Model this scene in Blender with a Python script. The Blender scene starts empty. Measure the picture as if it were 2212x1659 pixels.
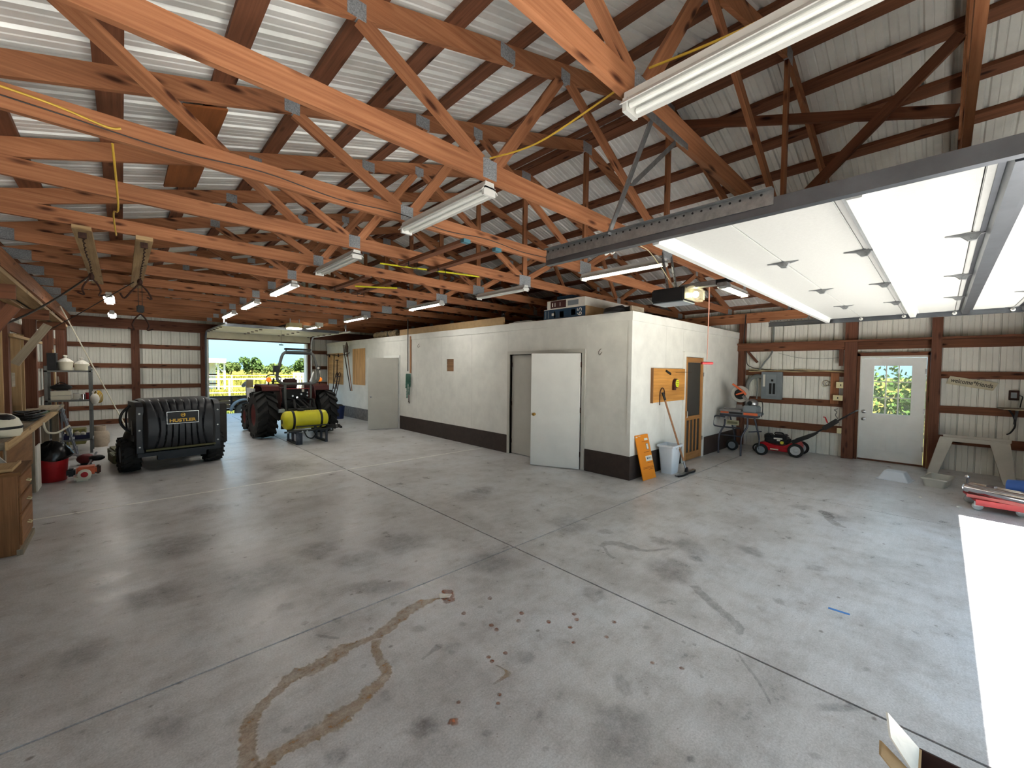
import bpy, bmesh, math, random
from mathutils import Vector, Matrix
random.seed(7)
S = bpy.context.scene
COL = S.collection
PI = math.pi

# ---------------------------------------------------------------- camera
cam_d = bpy.data.cameras.new('camera'); cam = bpy.data.objects.new('camera', cam_d); COL.objects.link(cam)
cam_d.sensor_fit = 'HORIZONTAL'; cam_d.sensor_width = 36.0
cam_d.lens = 36.0 * 883.533 / 2212.0
cam_d.clip_start = 0.02; cam_d.clip_end = 900
Rm = Matrix(((0.7237815, 0.0160060, -0.6898435), (-0.6899368, 0.0331464, -0.7231103), (0.0112918, 0.9993223, 0.0350339)))
cam.matrix_world = Matrix.Translation((0, 0, 1.745)) @ Rm.to_4x4()
S.camera = cam

# ---------------------------------------------------------------- sky, sun, exposure
W = bpy.data.worlds.new('world'); S.world = W; W.use_nodes = True
nt = W.node_tree; nt.nodes.clear()
wo = nt.nodes.new('ShaderNodeOutputWorld'); bg = nt.nodes.new('ShaderNodeBackground')
SUN_EL = math.radians(63.5)
tc = nt.nodes.new('ShaderNodeTexCoord'); sx = nt.nodes.new('ShaderNodeSeparateXYZ'); rp = nt.nodes.new('ShaderNodeValToRGB')
nt.links.new(tc.outputs['Generated'], sx.inputs[0]); nt.links.new(sx.outputs['Z'], rp.inputs[0])
rp.color_ramp.elements[0].position = 0.0; rp.color_ramp.elements[0].color = (0.25, 0.44, 0.52, 1)
rp.color_ramp.elements[1].position = 1.0; rp.color_ramp.elements[1].color = (0.36, 0.60, 0.92, 1)
e = rp.color_ramp.elements.new(0.3); e.color = (0.47, 0.73, 0.95, 1)
nt.links.new(rp.outputs[0], bg.inputs[0]); bg.inputs[1].default_value = 0.55
nt.links.new(bg.outputs[0], wo.inputs[0])
sun_d = bpy.data.lights.new('sun', 'SUN'); sun = bpy.data.objects.new('sun', sun_d); COL.objects.link(sun)
sun_d.energy = 10.8; sun_d.angle = math.radians(0.6); sun_d.color = (1.0, 0.97, 0.92)
sdir = Vector((0.07 * math.cos(SUN_EL), math.cos(SUN_EL), -math.sin(SUN_EL)))
sun.rotation_euler = sdir.to_track_quat('-Z', 'Y').to_euler()
sun.location = (4, -20, 30)
S.view_settings.view_transform = 'Standard'; S.view_settings.look = 'None'
S.view_settings.gamma = 1.0; S.view_settings.use_curve_mapping = False
S.view_settings.exposure = 2.25
S.cycles.max_bounces = 7; S.cycles.diffuse_bounces = 4; S.cycles.glossy_bounces = 3; S.cycles.adaptive_threshold = .03
S.cycles.sample_clamp_indirect = 12; S.cycles.caustics_reflective = False; S.cycles.caustics_refractive = False

# ---------------------------------------------------------------- node helpers / materials
def _mat(name):
    m = bpy.data.materials.new(name); m.use_nodes = True
    t = m.node_tree; b = t.nodes['Principled BSDF']
    return m, t, b
def nd(t, typ, **kw):
    n = t.nodes.new(typ)
    for k, v in kw.items(): setattr(n, k, v)
    return n
def lk(t, a, b): t.links.new(a, b)
def srgb(r, g, b):
    f = lambda c: ((c / 255 + 0.055) / 1.055) ** 2.4 if c > 10 else c / 255 / 12.92
    return (f(r), f(g), f(b), 1)
def ramp(t, fac, stops):
    r = nd(t, 'ShaderNodeValToRGB'); cr = r.color_ramp
    cr.elements[0].position, cr.elements[0].color = stops[0]
    cr.elements[1].position, cr.elements[1].color = stops[-1]
    for p, c in stops[1:-1]:
        e = cr.elements.new(p); e.color = c
    lk(t, fac, r.inputs[0]); return r.outputs[0]
def mixc(t, fac, a, b, mode='MIX'):
    n = nd(t, 'ShaderNodeMix', data_type='RGBA', blend_type=mode)
    if hasattr(fac, 'default_value'): lk(t, fac, n.inputs[0])
    else: n.inputs[0].default_value = fac
    for i, v in ((6, a), (7, b)):
        if hasattr(v, 'default_value'): lk(t, v, n.inputs[i])
        else: n.inputs[i].default_value = v
    return n.outputs[2]
def noise(t, vec, scale, detail=4, rough=.55):
    n = nd(t, 'ShaderNodeTexNoise'); n.inputs['Scale'].default_value = scale
    n.inputs['Detail'].default_value = detail; n.inputs['Roughness'].default_value = rough
    if vec is not None: lk(t, vec, n.inputs['Vector'])
    return n.outputs['Fac']
def mapping(t, src, sc=(1, 1, 1), loc=None):
    m = nd(t, 'ShaderNodeMapping'); lk(t, src, m.inputs['Vector']); m.inputs['Scale'].default_value = sc
    if loc is not None: lk(t, loc, m.inputs['Location'])
    return m.outputs[0]
MATS = {}
def plain(name, col, rough=.55, metal=0.0, var=.12, scale=9, bump=0.0, spec=.4, trans=0.0):
    """a solid colour with gentle procedural mottling"""
    if name in MATS: return MATS[name]
    m, t, b = _mat(name)
    c = col if len(col) == 4 else (*col, 1)
    obj = nd(t, 'ShaderNodeTexCoord').outputs['Object']
    n = noise(t, obj, scale, 5, .6)
    lo = tuple(max(0, x * (1 - var * 1.6)) for x in c[:3]) + (1,); hi = tuple(min(1, x * (1 + var)) for x in c[:3]) + (1,)
    lk(t, ramp(t, n, [(.3, lo), (.7, hi)]), b.inputs['Base Color'])
    b.inputs['Roughness'].default_value = rough; b.inputs['Metallic'].default_value = metal
    b.inputs['Specular IOR Level'].default_value = spec
    if trans: b.inputs['Transmission Weight'].default_value = trans
    if bump:
        bp = nd(t, 'ShaderNodeBump'); bp.inputs['Strength'].default_value = bump; bp.inputs['Distance'].default_value = .01
        lk(t, noise(t, obj, scale * 5, 6, .7), bp.inputs['Height']); lk(t, bp.outputs[0], b.inputs['Normal'])
    MATS[name] = m; return m
def wood(name, dark, light, knot=1.0, rough=.7, grain=1.0):
    """lumber: grain runs along U; knots scattered along the board"""
    m, t, b = _mat(name)
    uv = nd(t, 'ShaderNodeTexCoord').outputs['UV']
    rnd = nd(t, 'ShaderNodeObjectInfo').outputs['Random']
    mul = nd(t, 'ShaderNodeMath', operation='MULTIPLY'); lk(t, rnd, mul.inputs[0]); mul.inputs[1].default_value = 37.0
    cb = nd(t, 'ShaderNodeCombineXYZ'); lk(t, mul.outputs[0], cb.inputs[0]); lk(t, mul.outputs[0], cb.inputs[1])
    g = noise(t, mapping(t, uv, (1.2, 38 * grain, 1), cb.outputs[0]), 1.0, 6, .65)
    big = noise(t, mapping(t, uv, (.9, 5, 1), cb.outputs[0]), 1.0, 3, .5)
    base = ramp(t, g, [(.25, dark), (.75, light)])
    shade = ramp(t, big, [(.3, (.72, .68, .66, 1)), (.7, (1.12, 1.08, 1.05, 1))])
    col = mixc(t, 1.0, base, shade, 'MULTIPLY')
    tint = ramp(t, rnd, [(0, (.86, .84, .82, 1)), (1, (1.1, 1.08, 1.05, 1))])
    col = mixc(t, 1.0, col, tint, 'MULTIPLY')
    if knot:
        v = nd(t, 'ShaderNodeTexVoronoi'); v.inputs['Scale'].default_value = 1.0
        lk(t, mapping(t, uv, (2.8, 10, 1), cb.outputs[0]), v.inputs['Vector'])
        k = ramp(t, v.outputs['Distance'], [(.10, (.16, .10, .08, 1)), (.26, (1, 1, 1, 1))])
        col = mixc(t, knot, col, mixc(t, 1.0, col, k, 'MULTIPLY'))
    lk(t, col, b.inputs['Base Color']); b.inputs['Roughness'].default_value = rough
    b.inputs['Specular IOR Level'].default_value = .25
    bp = nd(t, 'ShaderNodeBump'); bp.inputs['Strength'].default_value = .25; bp.inputs['Distance'].default_value = .004
    lk(t, g, bp.inputs['Height']); lk(t, bp.outputs[0], b.inputs['Normal'])
    MATS[name] = m; return m
def emit(name, col, strength):
    m, t, b = _mat(name)
    b.inputs['Base Color'].default_value = (.8, .8, .78, 1)
    b.inputs['Emission Color'].default_value = (*col, 1); b.inputs['Emission Strength'].default_value = strength
    MATS[name] = m; return m

M_TRUSS = wood('stained_truss_lumber', srgb(130, 82, 54), srgb(184, 130, 94))
M_GIRT = wood('stained_girt_lumber', srgb(96, 62, 46), srgb(140, 94, 70))
M_POST = wood('stained_post_timber', srgb(86, 56, 44), srgb(130, 88, 70), knot=.6)
M_OAK = wood('oak_veneer', srgb(120, 82, 50), srgb(168, 122, 82), knot=.0, rough=.5)
M_PALEWOOD = wood('pale_pine', srgb(160, 132, 92), srgb(206, 180, 138), knot=.6)
M_PLY = wood('plywood', srgb(190, 146, 92), srgb(222, 182, 128), knot=.25, grain=.35)
M_PLYDARK = wood('aged_plywood', srgb(118, 84, 52), srgb(158, 118, 78), knot=.2, grain=.4)
M_GREYWOOD = wood('weathered_wood', srgb(128, 120, 104), srgb(176, 168, 150), knot=.3)
M_SCREENWOOD = wood('varnished_fir', srgb(150, 104, 58), srgb(196, 146, 90), knot=.1, rough=.4)
M_HANDLE = wood('handle_wood', srgb(140, 100, 72), srgb(186, 142, 108), knot=.0)
M_WALL = plain('primed_wall_steel', srgb(230, 229, 220), .55, 0, .05, 3.0)
M_ROOF = plain('primed_roof_steel', srgb(226, 226, 222), .4, .12, .1, 2.5, spec=.6)
M_GALV = plain('galvanised_steel', srgb(146, 148, 150), .38, .85, .15, 30)
M_PLATE = plain('toothed_galvanised_plate', srgb(176, 180, 184), .45, .7, .3, 90, bump=.8)
M_TRACK = plain('track_steel', srgb(104, 108, 114), .36, .9, .12, 6)
M_WHITE = plain('white_paint', srgb(226, 225, 218), .5, 0, .04, 6)
M_FIX = plain('white_enamel', srgb(206, 205, 200), .35, 0, .03, 4)
M_TUBEOFF = plain('unlit_fluorescent_tube', srgb(238, 238, 232), .25, 0, .02, 4)
M_LIT = emit('lit_fluorescent_tube', (1.0, .98, .92), 10.5); M_LITW = emit('lit_warm_tube', (1.0, .95, .74), 3.2)
M_DOORPANEL = plain('garage_door_panel', srgb(174, 174, 170), .5, 0, .03, 60, bump=.35)
M_BLACK = plain('black_plastic', srgb(24, 24, 26), .5, 0, .2, 12)
M_RUBBER = plain('tyre_rubber', srgb(32, 31, 30), .75, 0, .25, 14, bump=.3)
M_BLKSTEEL = plain('black_painted_steel', srgb(30, 30, 33), .4, .3, .2, 12)
M_CHROME = plain('chrome', srgb(215, 215, 218), .12, 1.0, .05, 8)
M_STEEL = plain('bare_steel', srgb(160, 160, 162), .3, .95, .15, 12)
M_RED = plain('red_paint', srgb(176, 32, 36), .4, 0, .12, 8)
M_ORANGE = plain('orange_plastic', srgb(206, 98, 58), .45, 0, .08, 8)
M_YELLOW = plain('yellow_plastic', srgb(214, 206, 40), .4, 0, .06, 6)
M_YCORD = plain('yellow_cord_jacket', srgb(206, 168, 60), .5, 0, .08, 6)
M_WIRE = plain('cream_cable', srgb(204, 188, 150), .5, 0, .1, 6)
M_DARKWIRE = plain('dark_cable', srgb(46, 40, 38), .5, 0, .1, 6)
M_RUST = plain('rusty_iron', srgb(70, 46, 38), .75, .3, .35, 25)
M_BLUE = plain('blue_plastic', srgb(60, 102, 176), .45, 0, .08, 6)
M_CARD = plain('cardboard', srgb(176, 146, 106), .8, 0, .08, 10)
M_PAPER = plain('white_paperboard', srgb(222, 218, 208), .7, 0, .05, 10)
M_GREY = plain('grey_enamel', srgb(126, 134, 140), .45, .1, .06, 6)
M_CONDUIT = plain('grey_conduit', srgb(120, 124, 122), .5, 0, .08, 6)
M_IVORY = plain('ivory_plastic', srgb(226, 216, 170), .45, 0, .04, 6)
M_CREAM = plain('cream_plastic', srgb(226, 220, 200), .4, 0, .05, 6)
M_BAND = plain('dark_brown_base_paint', srgb(58, 47, 42), .6, 0, .18, 9)

# ---------------------------------------------------------------- mesh builder
class MB:
    def __init__(s): s.V = []; s.F = []; s.U = []
    def face(s, idx, uv=None): s.F.append(tuple(idx)); s.U.append(uv)
    def add(s, vs): n = len(s.V); s.V += [tuple(v) for v in vs]; return n
    def hexa(s, P, dims=None):
        """P: 8 points, bottom ring 0-3 then top ring 4-7"""
        n = s.add(P); P = [Vector(p) for p in P]
        for f in ((0, 3, 2, 1), (4, 5, 6, 7), (0, 1, 5, 4), (1, 2, 6, 5), (2, 3, 7, 6), (3, 0, 4, 7)):
            a = (P[f[1]] - P[f[0]]).length; b = (P[f[2]] - P[f[1]]).length
            o = (f[0] * .37 + f[1] * .11)
            uv = [(0, o), (a, o), (a, o + b), (0, o + b)] if a >= b else [(0, o), (0, o + a), (b, o + a), (b, o)]
            s.face([n + i for i in f], uv)
        return s
    def box(s, x0, x1, y0, y1, z0, z1):
        return s.hexa([(x0, y0, z0), (x1, y0, z0), (x1, y1, z0), (x0, y1, z0), (x0, y0, z1), (x1, y0, z1), (x1, y1, z1), (x0, y1, z1)])
    def cbox(s, c, d): return s.box(c[0] - d[0] / 2, c[0] + d[0] / 2, c[1] - d[1] / 2, c[1] + d[1] / 2, c[2] - d[2] / 2, c[2] + d[2] / 2)
    def beam(s, p0, p1, w, h, up=(0, 0, 1)):
        p0, p1 = Vector(p0), Vector(p1); d = (p1 - p0).normalized(); up = Vector(up)
        r = d.cross(up)
        if r.length < 1e-4: r = d.cross(Vector((1, 0, 0)))
        r.normalize(); u = r.cross(d).normalized(); r *= w / 2; u *= h / 2
        return s.hexa([p0 - r - u, p0 + r - u, p1 + r - u, p1 - r - u, p0 - r + u, p0 + r + u, p1 + r + u, p1 - r + u])
    def ring(s, c, a, b, n): return [c + a * math.cos(2 * PI * i / n) + b * math.sin(2 * PI * i / n) for i in range(n)]
    def loft(s, rings, cap=True, close=False):
        n = len(rings[0]); st = s.add([p for r in rings for p in r]); k = len(rings); L = 0
        for j in range(k if close else k - 1):
            j2 = (j + 1) % k
            for i in range(n):
                i2 = (i + 1) % n
                s.face((st + j * n + i, st + j * n + i2, st + j2 * n + i2, st + j2 * n + i))
        if cap and not close:
            s.face([st + i for i in range(n)][::-1]); s.face([st + (k - 1) * n + i for i in range(n)])
        return s
    def tube(s, pts, r, n=8, cap=True, close=False):
        P = [Vector(p) for p in pts]; rings = []; up = None; k = len(P)
        for i, p in enumerate(P):
            a = P[(i - 1) % k] if (i > 0 or close) else p; b = P[(i + 1) % k] if (i < k - 1 or close) else p
            d = (b - a).normalized()
            if up is None:
                up = Vector((0, 0, 1)) if abs(d.z) < .9 else Vector((1, 0, 0))
            x = d.cross(up).normalized(); up = x.cross(d).normalized()
            rr = r[i] if isinstance(r, (list, tuple)) else r
            rings.append(s.ring(p, x * rr, up * rr, n))
        return s.loft(rings, cap, close)
    def cyl(s, p0, p1, r, n=16, r2=None): return s.tube([p0, p1], [r, r if r2 is None else r2], n)
    def lathe(s, prof, c=(0, 0, 0), axis=(0, 0, 1), n=24, cap=True):
        c = Vector(c); ax = Vector(axis).normalized(); x = ax.cross(Vector((0, 1, 0)) if abs(ax.y) < .9 else Vector((1, 0, 0))).normalized(); y = ax.cross(x)
        return s.loft([s.ring(c + ax * h, x * r, y * r, n) for r, h in prof], cap)
    def prism(s, poly, axis, a0, a1):
        def mk(u, v, a): return {'x': (a, u, v), 'y': (u, a, v), 'z': (u, v, a)}[axis]
        n = len(poly); st = s.add([mk(u, v, a0) for u, v in poly] + [mk(u, v, a1) for u, v in poly])
        fl = [(u, v) for u, v in poly]
        s.face([st + i for i in range(n)], fl); s.face([st + n + i for i in range(n)][::-1], fl[::-1])
        for i in range(n):
            j = (i + 1) % n; s.face((st + i, st + j, st + n + j, st + n + i))
        return s
    def sphere(s, c, r, nu=16, nv=10, sc=(1, 1, 1)):
        c = Vector(c); rings = []
        for j in range(1, nv):
            a = PI * j / nv; rings.append([c + Vector((r * sc[0] * math.sin(a) * math.cos(2 * PI * i / nu), r * sc[1] * math.sin(a) * math.sin(2 * PI * i / nu), -r * sc[2] * math.cos(a))) for i in range(nu)])
        return s.loft(rings)
    def torus(s, c, R, r, axis=(0, 1, 0), n=28, m=8):
        c = Vector(c); ax = Vector(axis).normalized(); x = ax.cross(Vector((0, 0, 1)) if abs(ax.z) < .9 else Vector((1, 0, 0))).normalized(); y = ax.cross(x)
        return s.tube([c + x * R * math.cos(2 * PI * i / n) + y * R * math.sin(2 * PI * i / n) for i in range(n)], r, m, close=True)
    def xf(s, M):
        s.V = [tuple(M @ Vector(v)) for v in s.V]; return s
    def mesh(s, name, smooth=False, ang=35, bevel=0):
        me = bpy.data.meshes.new(name); bm = bmesh.new()
        vs = [bm.verts.new(v) for v in s.V]; uvl = bm.loops.layers.uv.new('UVMap')
        for f, uv in zip(s.F, s.U):
            try: fc = bm.faces.new([vs[i] for i in f])
            except ValueError: continue
            if uv:
                for l, u in zip(fc.loops, uv): l[uvl].uv = u
            else:
                nn = fc.normal if fc.normal.length else None
                for l in fc.loops: co = l.vert.co; l[uvl].uv = (co.x + co.y * .3, co.z + co.y * .7)
        bmesh.ops.recalc_face_normals(bm, faces=bm.faces)
        if bevel:
            bmesh.ops.bevel(bm, geom=list(bm.edges), offset=bevel, segments=2, affect='EDGES', clamp_overlap=True)
        bm.to_mesh(me); bm.free()
        if smooth:
            me.polygons.foreach_set('use_smooth', [True] * len(me.polygons)); me.set_sharp_from_angle(angle=math.radians(ang))
        return me
    def build(s, name, mat, parent=None, smooth=False, ang=35, bevel=0, label=None):
        me = s.mesh(name, smooth, ang, bevel); me.materials.append(mat)
        return link(name, me, parent, label)
def link(name, me, parent=None, label=None):
    o = bpy.data.objects.new(name, me); COL.objects.link(o)
    if parent is not None: o.parent = parent
    if label: o['label'] = label
    return o
def tag(o, label, cat, group=None, kind=None):
    o['label'] = label; o['category'] = cat
    if group: o['group'] = group
    if kind: o['kind'] = kind
    return o
def thing(name, label, cat, loc=(0, 0, 0), rz=0, group=None, kind=None, rot=None):
    o = bpy.data.objects.new(name, None); COL.objects.link(o); o.empty_display_size = .1
    o.location = loc; o.rotation_euler = rot or (0, 0, rz)
    return tag(o, label, cat, group, kind)
def dup(root, loc=None, rz=None, label=None, parent=None):
    r = root.copy(); COL.objects.link(r); r.parent = parent
    if loc is not None: r.location = loc
    if rz is not None: r.rotation_euler = (0, 0, rz)
    if label: r['label'] = label
    for ch in list(root.children): dup(ch, parent=r)
    return r
def text(body, size, mat, parent, M, name='lettering', extrude=.0008, align='CENTER', width=None, bold=0):
    cu = bpy.data.curves.new(name, 'FONT'); cu.body = body; cu.size = size; cu.extrude = extrude; cu.align_x = align; cu.align_y = 'CENTER'; cu.offset = bold
    tmp = bpy.data.objects.new('tmp', cu); COL.objects.link(tmp); bpy.context.view_layer.update()
    me = bpy.data.meshes.new_from_object(tmp.evaluated_get(bpy.context.evaluated_depsgraph_get()))
    bpy.data.objects.remove(tmp); bpy.data.curves.remove(cu)
    if width:
        xs = [v.co.x for v in me.vertices]; k = width / max(1e-6, max(xs) - min(xs)); c = (max(xs) + min(xs)) / 2
        for v in me.vertices: v.co.x = (v.co.x - c) * k
    me.materials.clear(); me.materials.append(mat); me.transform(M)
    return link(name, me, parent)
def face_mat(origin, xdir, updir):
    """matrix that puts text (x right, y up) on a surface"""
    x = Vector(xdir).normalized(); u = Vector(updir).normalized(); z = x.cross(u)
    return Matrix(((x.x, u.x, z.x, origin[0]), (x.y, u.y, z.y, origin[1]), (x.z, u.z, z.z, origin[2]), (0, 0, 0, 1)))
def arc(c, r, a0, a1, n, plane='xz'):
    out = []
    for i in range(n + 1):
        a = a0 + (a1 - a0) * i / n; u, v = r * math.cos(a), r * math.sin(a)
        out.append({'xz': (c[0] + u, c[1], c[2] + v), 'yz': (c[0], c[1] + u, c[2] + v), 'xy': (c[0] + u, c[1] + v, c[2])}[plane])
    return out
def spline(pts, n=6):
    """Catmull-Rom through pts"""
    P = [Vector(p) for p in pts]; out = []
    for i in range(len(P) - 1):
        p0 = P[max(0, i - 1)]; p1 = P[i]; p2 = P[i + 1]; p3 = P[min(len(P) - 1, i + 2)]
        for k in range(n):
            t = k / n
            out.append(.5 * ((2 * p1) + (p2 - p0) * t + (2 * p0 - 5 * p1 + 4 * p2 - p3) * t * t + (3 * p1 - p0 - 3 * p2 + p3) * t ** 3))
    out.append(P[-1]); return out
# ================================================================ SETTING
XL, XR, YN, YF = -1.25, 10.94, -1.28, 17.0
RIDGE = 4.85; SL = .292
def lo(x): return 3.08 + SL * ((x - XL) if x <= RIDGE else (2 * RIDGE - XL - x))

# ---- concrete floor
def concrete(name, tint=(1, 1, 1)):
    m, t, b = _mat(name)
    obj = nd(t, 'ShaderNodeTexCoord').outputs['Object']
    fine = noise(t, obj, 95, 5, .75); mid = noise(t, obj, 4.2, 8, .72); big = noise(t, obj, .9, 5, .62)
    streak = noise(t, mapping(t, obj, (1.0, 9.0, 1)), 2.2, 5, .7)
    c = ramp(t, fine, [(.3, srgb(180, 180, 182)), (.7, srgb(226, 226, 227))])
    c = mixc(t, 1, c, ramp(t, mid, [(.36, (.76, .75, .74, 1)), (.52, (.98, .98, .98, 1)), (.66, (1.06, 1.06, 1.07, 1))]), 'MULTIPLY')
    c = mixc(t, 1, c, ramp(t, big, [(.34, (.76, .735, .71, 1)), (.5, (.97, .955, .94, 1)), (.64, (1.04, 1.05, 1.06, 1))]), 'MULTIPLY')
    c = mixc(t, .28, c, mixc(t, 1, c, ramp(t, streak, [(.38, (.80, .79, .78, 1)), (.6, (1.04, 1.04, 1.04, 1))]), 'MULTIPLY'))
    v = nd(t, 'ShaderNodeTexVoronoi'); v.inputs['Scale'].default_value = 4.2; lk(t, mapping(t, obj, (1, 1.3, 1)), v.inputs['Vector'])
    sp = ramp(t, v.outputs['Distance'], [(.04, (.45, .42, .4, 1)), (.085, (1, 1, 1, 1))])
    gate = ramp(t, v.outputs['Color'], [(.55, (1, 1, 1, 1)), (.56, (0, 0, 0, 1))])
    c = mixc(t, 1, c, mixc(t, gate, sp, (1, 1, 1, 1)), 'MULTIPLY')
    v2 = nd(t, 'ShaderNodeTexVoronoi'); v2.inputs['Scale'].default_value = 13; lk(t, obj, v2.inputs['Vector'])
    c = mixc(t, 1, c, ramp(t, v2.outputs['Distance'], [(.03, (.6, .56, .54, 1)), (.07, (1, 1, 1, 1))]), 'MULTIPLY')
    c = mixc(t, 1, c, (*tint, 1), 'MULTIPLY')
    lk(t, c, b.inputs['Base Color'])
    lk(t, ramp(t, mid, [(.3, (.24, .24, .24, 1)), (.7, (.46, .46, .46, 1))]), b.inputs['Roughness'])
    b.inputs['Specular IOR Level'].default_value = .5
    bp = nd(t, 'ShaderNodeBump'); bp.inputs['Strength'].default_value = .12; bp.inputs['Distance'].default_value = .006
    lk(t, mid, bp.inputs['Height']); lk(t, bp.outputs[0], b.inputs['Normal'])
    return m
M_CONC = concrete('troweled_concrete'); M_JOINT = plain('joint_dirt', srgb(34, 31, 30), .9, 0, .2, 30)
M_FILL = plain('pale_joint_caulk', srgb(244, 243, 238), .8, 0, .04, 20)
fl = MB().box(XL - .1, XR + .1, YN - .1, YF + .1, -.12, -.012).build('floor', M_JOINT)
tag(fl, 'grey stained concrete floor of the shed, cut into large slabs', 'floor', kind='structure')
xs = [XL - .08, 2.765, 6.9, XR + .08]; ys = [YN - .1, 2.845, 6.98, 11.1, 15.25, YF + .1]
for i in range(3):
    for j in range(5):
        MB().box(xs[i] + .008, xs[i + 1] - .008, ys[j] + .007, ys[j + 1] - .007, -.011, 0).build('slab', M_CONC, fl)
MB().box(XL, 5.8, 6.965, 6.998, -.0105, .0008).build('joint_filler', M_FILL, fl, label='pale caulk filling the floor joint')

# ---- stains on the floor: thin films with feathered edges
def stainmat(name, col, k):
    m = bpy.data.materials.new(name); m.use_nodes = True; t = m.node_tree; b = t.nodes['Principled BSDF']
    at = nd(t, 'ShaderNodeAttribute', attribute_name='fade'); obj = nd(t, 'ShaderNodeTexCoord').outputs['Object']
    n = noise(t, obj, 16, 6, .75)
    mu = nd(t, 'ShaderNodeMath', operation='MULTIPLY_ADD'); lk(t, n, mu.inputs[0]); mu.inputs[1].default_value = 1.5; mu.inputs[2].default_value = -.35
    m2 = nd(t, 'ShaderNodeMath', operation='MULTIPLY', use_clamp=True); lk(t, mu.outputs[0], m2.inputs[0]); lk(t, at.outputs['Fac'], m2.inputs[1])
    m3 = nd(t, 'ShaderNodeMath', operation='MULTIPLY', use_clamp=True); lk(t, m2.outputs[0], m3.inputs[0]); m3.inputs[1].default_value = k
    lk(t, m3.outputs[0], b.inputs['Alpha'])
    b.inputs['Base Color'].default_value = col; b.inputs['Roughness'].default_value = .5
    return m
M_STRUST = stainmat('rusty_water_stain', srgb(178, 138, 82), .95); M_SOIL = stainmat('oil_stain', srgb(92, 89, 89), .5)
M_SDOT = stainmat('rust_drop', srgb(164, 92, 48), 1.25); M_SPALE = stainmat('pale_scuff', srgb(206, 204, 200), .6)
def film(rings, fades, mat, name='stain'):
    """rings of equal length from centre outwards; fades per ring"""
    me = bpy.data.meshes.new(name); V = [p for r in rings for p in r]; n = len(rings[0]); F = []
    for j in range(len(rings) - 1):
        for i in range(n): F.append((j * n + i, j * n + (i + 1) % n, (j + 1) * n + (i + 1) % n, (j + 1) * n + i))
    F.append(tuple(range(n)))
    me.from_pydata(V, [], F); a = me.attributes.new('fade', 'FLOAT', 'POINT')
    a.data.foreach_set('value', [fades[k // n] for k in range(len(V))]); me.materials.append(mat)
    return link(name, me, fl)
stz = [.0008]
def blob(x, y, rx, ry, a, mat, n=28, rough=.25, feather=.45):
    stz[0] += .000012; ca, sa = math.cos(a), math.sin(a); R = [1 + random.uniform(-rough, rough) for _ in range(n)]
    R = [(R[i - 1] + R[i] * 2 + R[(i + 1) % n]) / 4 for i in range(n)]
    rg = []
    for k in (.35, 1 - feather * .5, 1):
        rg.append([(x + ca * rx * k * R[i] * math.cos(2 * PI * i / n) - sa * ry * k * R[i] * math.sin(2 * PI * i / n), y + sa * rx * k * R[i] * math.cos(2 * PI * i / n) + ca * ry * k * R[i] * math.sin(2 * PI * i / n), stz[0]) for i in range(n)])
    return film(rg, [1, .9, 0], mat)
def trail(pts, wid, mat, feather=.12):
    """a stained run along a path with ragged width"""
    stz[0] += .000012; P = spline([(p[0], p[1], 0) for p in pts], 7); n = len(P); rows = []
    for i, p in enumerate(P):
        d = (P[min(n - 1, i + 1)] - P[max(0, i - 1)]).normalized(); q = Vector((-d.y, d.x, 0))
        f = i / (n - 1) * (len(wid) - 1); a = int(min(f, len(wid) - 2)); w = wid[a] + (wid[a + 1] - wid[a]) * (f - a)
        w *= 1.3; wl = w * random.uniform(.72, 1.28); wr = w * random.uniform(.72, 1.28)
        rows.append([p + q * wl * 1.12, p + q * wl * .9, p - q * wr * .9, p - q * wr * 1.12])
    V = [(v.x, v.y, stz[0]) for r in rows for v in r]; F = []
    for i in range(n - 1):
        for k in range(3): F.append((i * 4 + k, i * 4 + k + 1, i * 4 + 5 + k, i * 4 + 4 + k))
    me = bpy.data.meshes.new('stain'); me.from_pydata(V, [], F); a = me.attributes.new('fade', 'FLOAT', 'POINT')
    a.data.foreach_set('value', [(0, 1, 1, 0)[k % 4] * (0 if k < 4 or k >= len(V) - 4 else 1) for k in range(len(V))]); me.materials.append(mat)
    return link('stain', me, fl)
trail([(1.783, 2.549), (1.7, 2.584), (1.587, 2.608), (1.457, 2.59), (1.322, 2.529), (1.206, 2.488), (1.135, 2.484), (1.042, 2.493), (0.963, 2.501), (0.882, 2.471), (0.776, 2.454), (0.681, 2.473), (0.601, 2.423), (0.52, 2.377), (0.447, 2.309), (0.418, 2.256), (0.4, 2.177), (0.385, 2.111), (0.371, 2.012), (0.344, 1.952)], [0.027, 0.007, 0.039, 0.037, 0.032, 0.031, 0.019, 0.022, 0.04, 0.049, 0.04, 0.037, 0.022, 0.021, 0.026, 0.028, 0.024, 0.027, 0.03, 0.029], M_STRUST)
trail([(1.159, 2.452), (1.112, 2.364), (1.089, 2.246), (1.084, 2.17), (1.052, 2.114), (0.995, 2.086), (0.937, 2.07), (0.874, 2.036), (0.793, 2.024), (0.714, 2.004), (0.632, 2.003), (0.55, 2.007), (0.484, 2.009), (0.421, 1.984), (0.373, 1.941)], [0.023, 0.018, 0.021, 0.023, 0.023, 0.025, 0.032, 0.027, 0.041, 0.046, 0.033, 0.03, 0.026, 0.026, 0.025], M_STRUST)
trail([(1.843, 2.636), (1.774, 2.557), (1.753, 2.469)], [0.028, 0.04, 0.026], M_SDOT)
trail([(1.275, 2.092), (1.348, 2.11), (1.421, 2.125)], [0.006, 0.009, 0.022], M_SOIL)
trail([(1.569, 1.761), (1.583, 1.7), (1.575, 1.66), (1.518, 1.653), (1.457, 1.658)], [0.003, 0.004, 0.012, 0.008, 0.003], M_STRUST)
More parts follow.
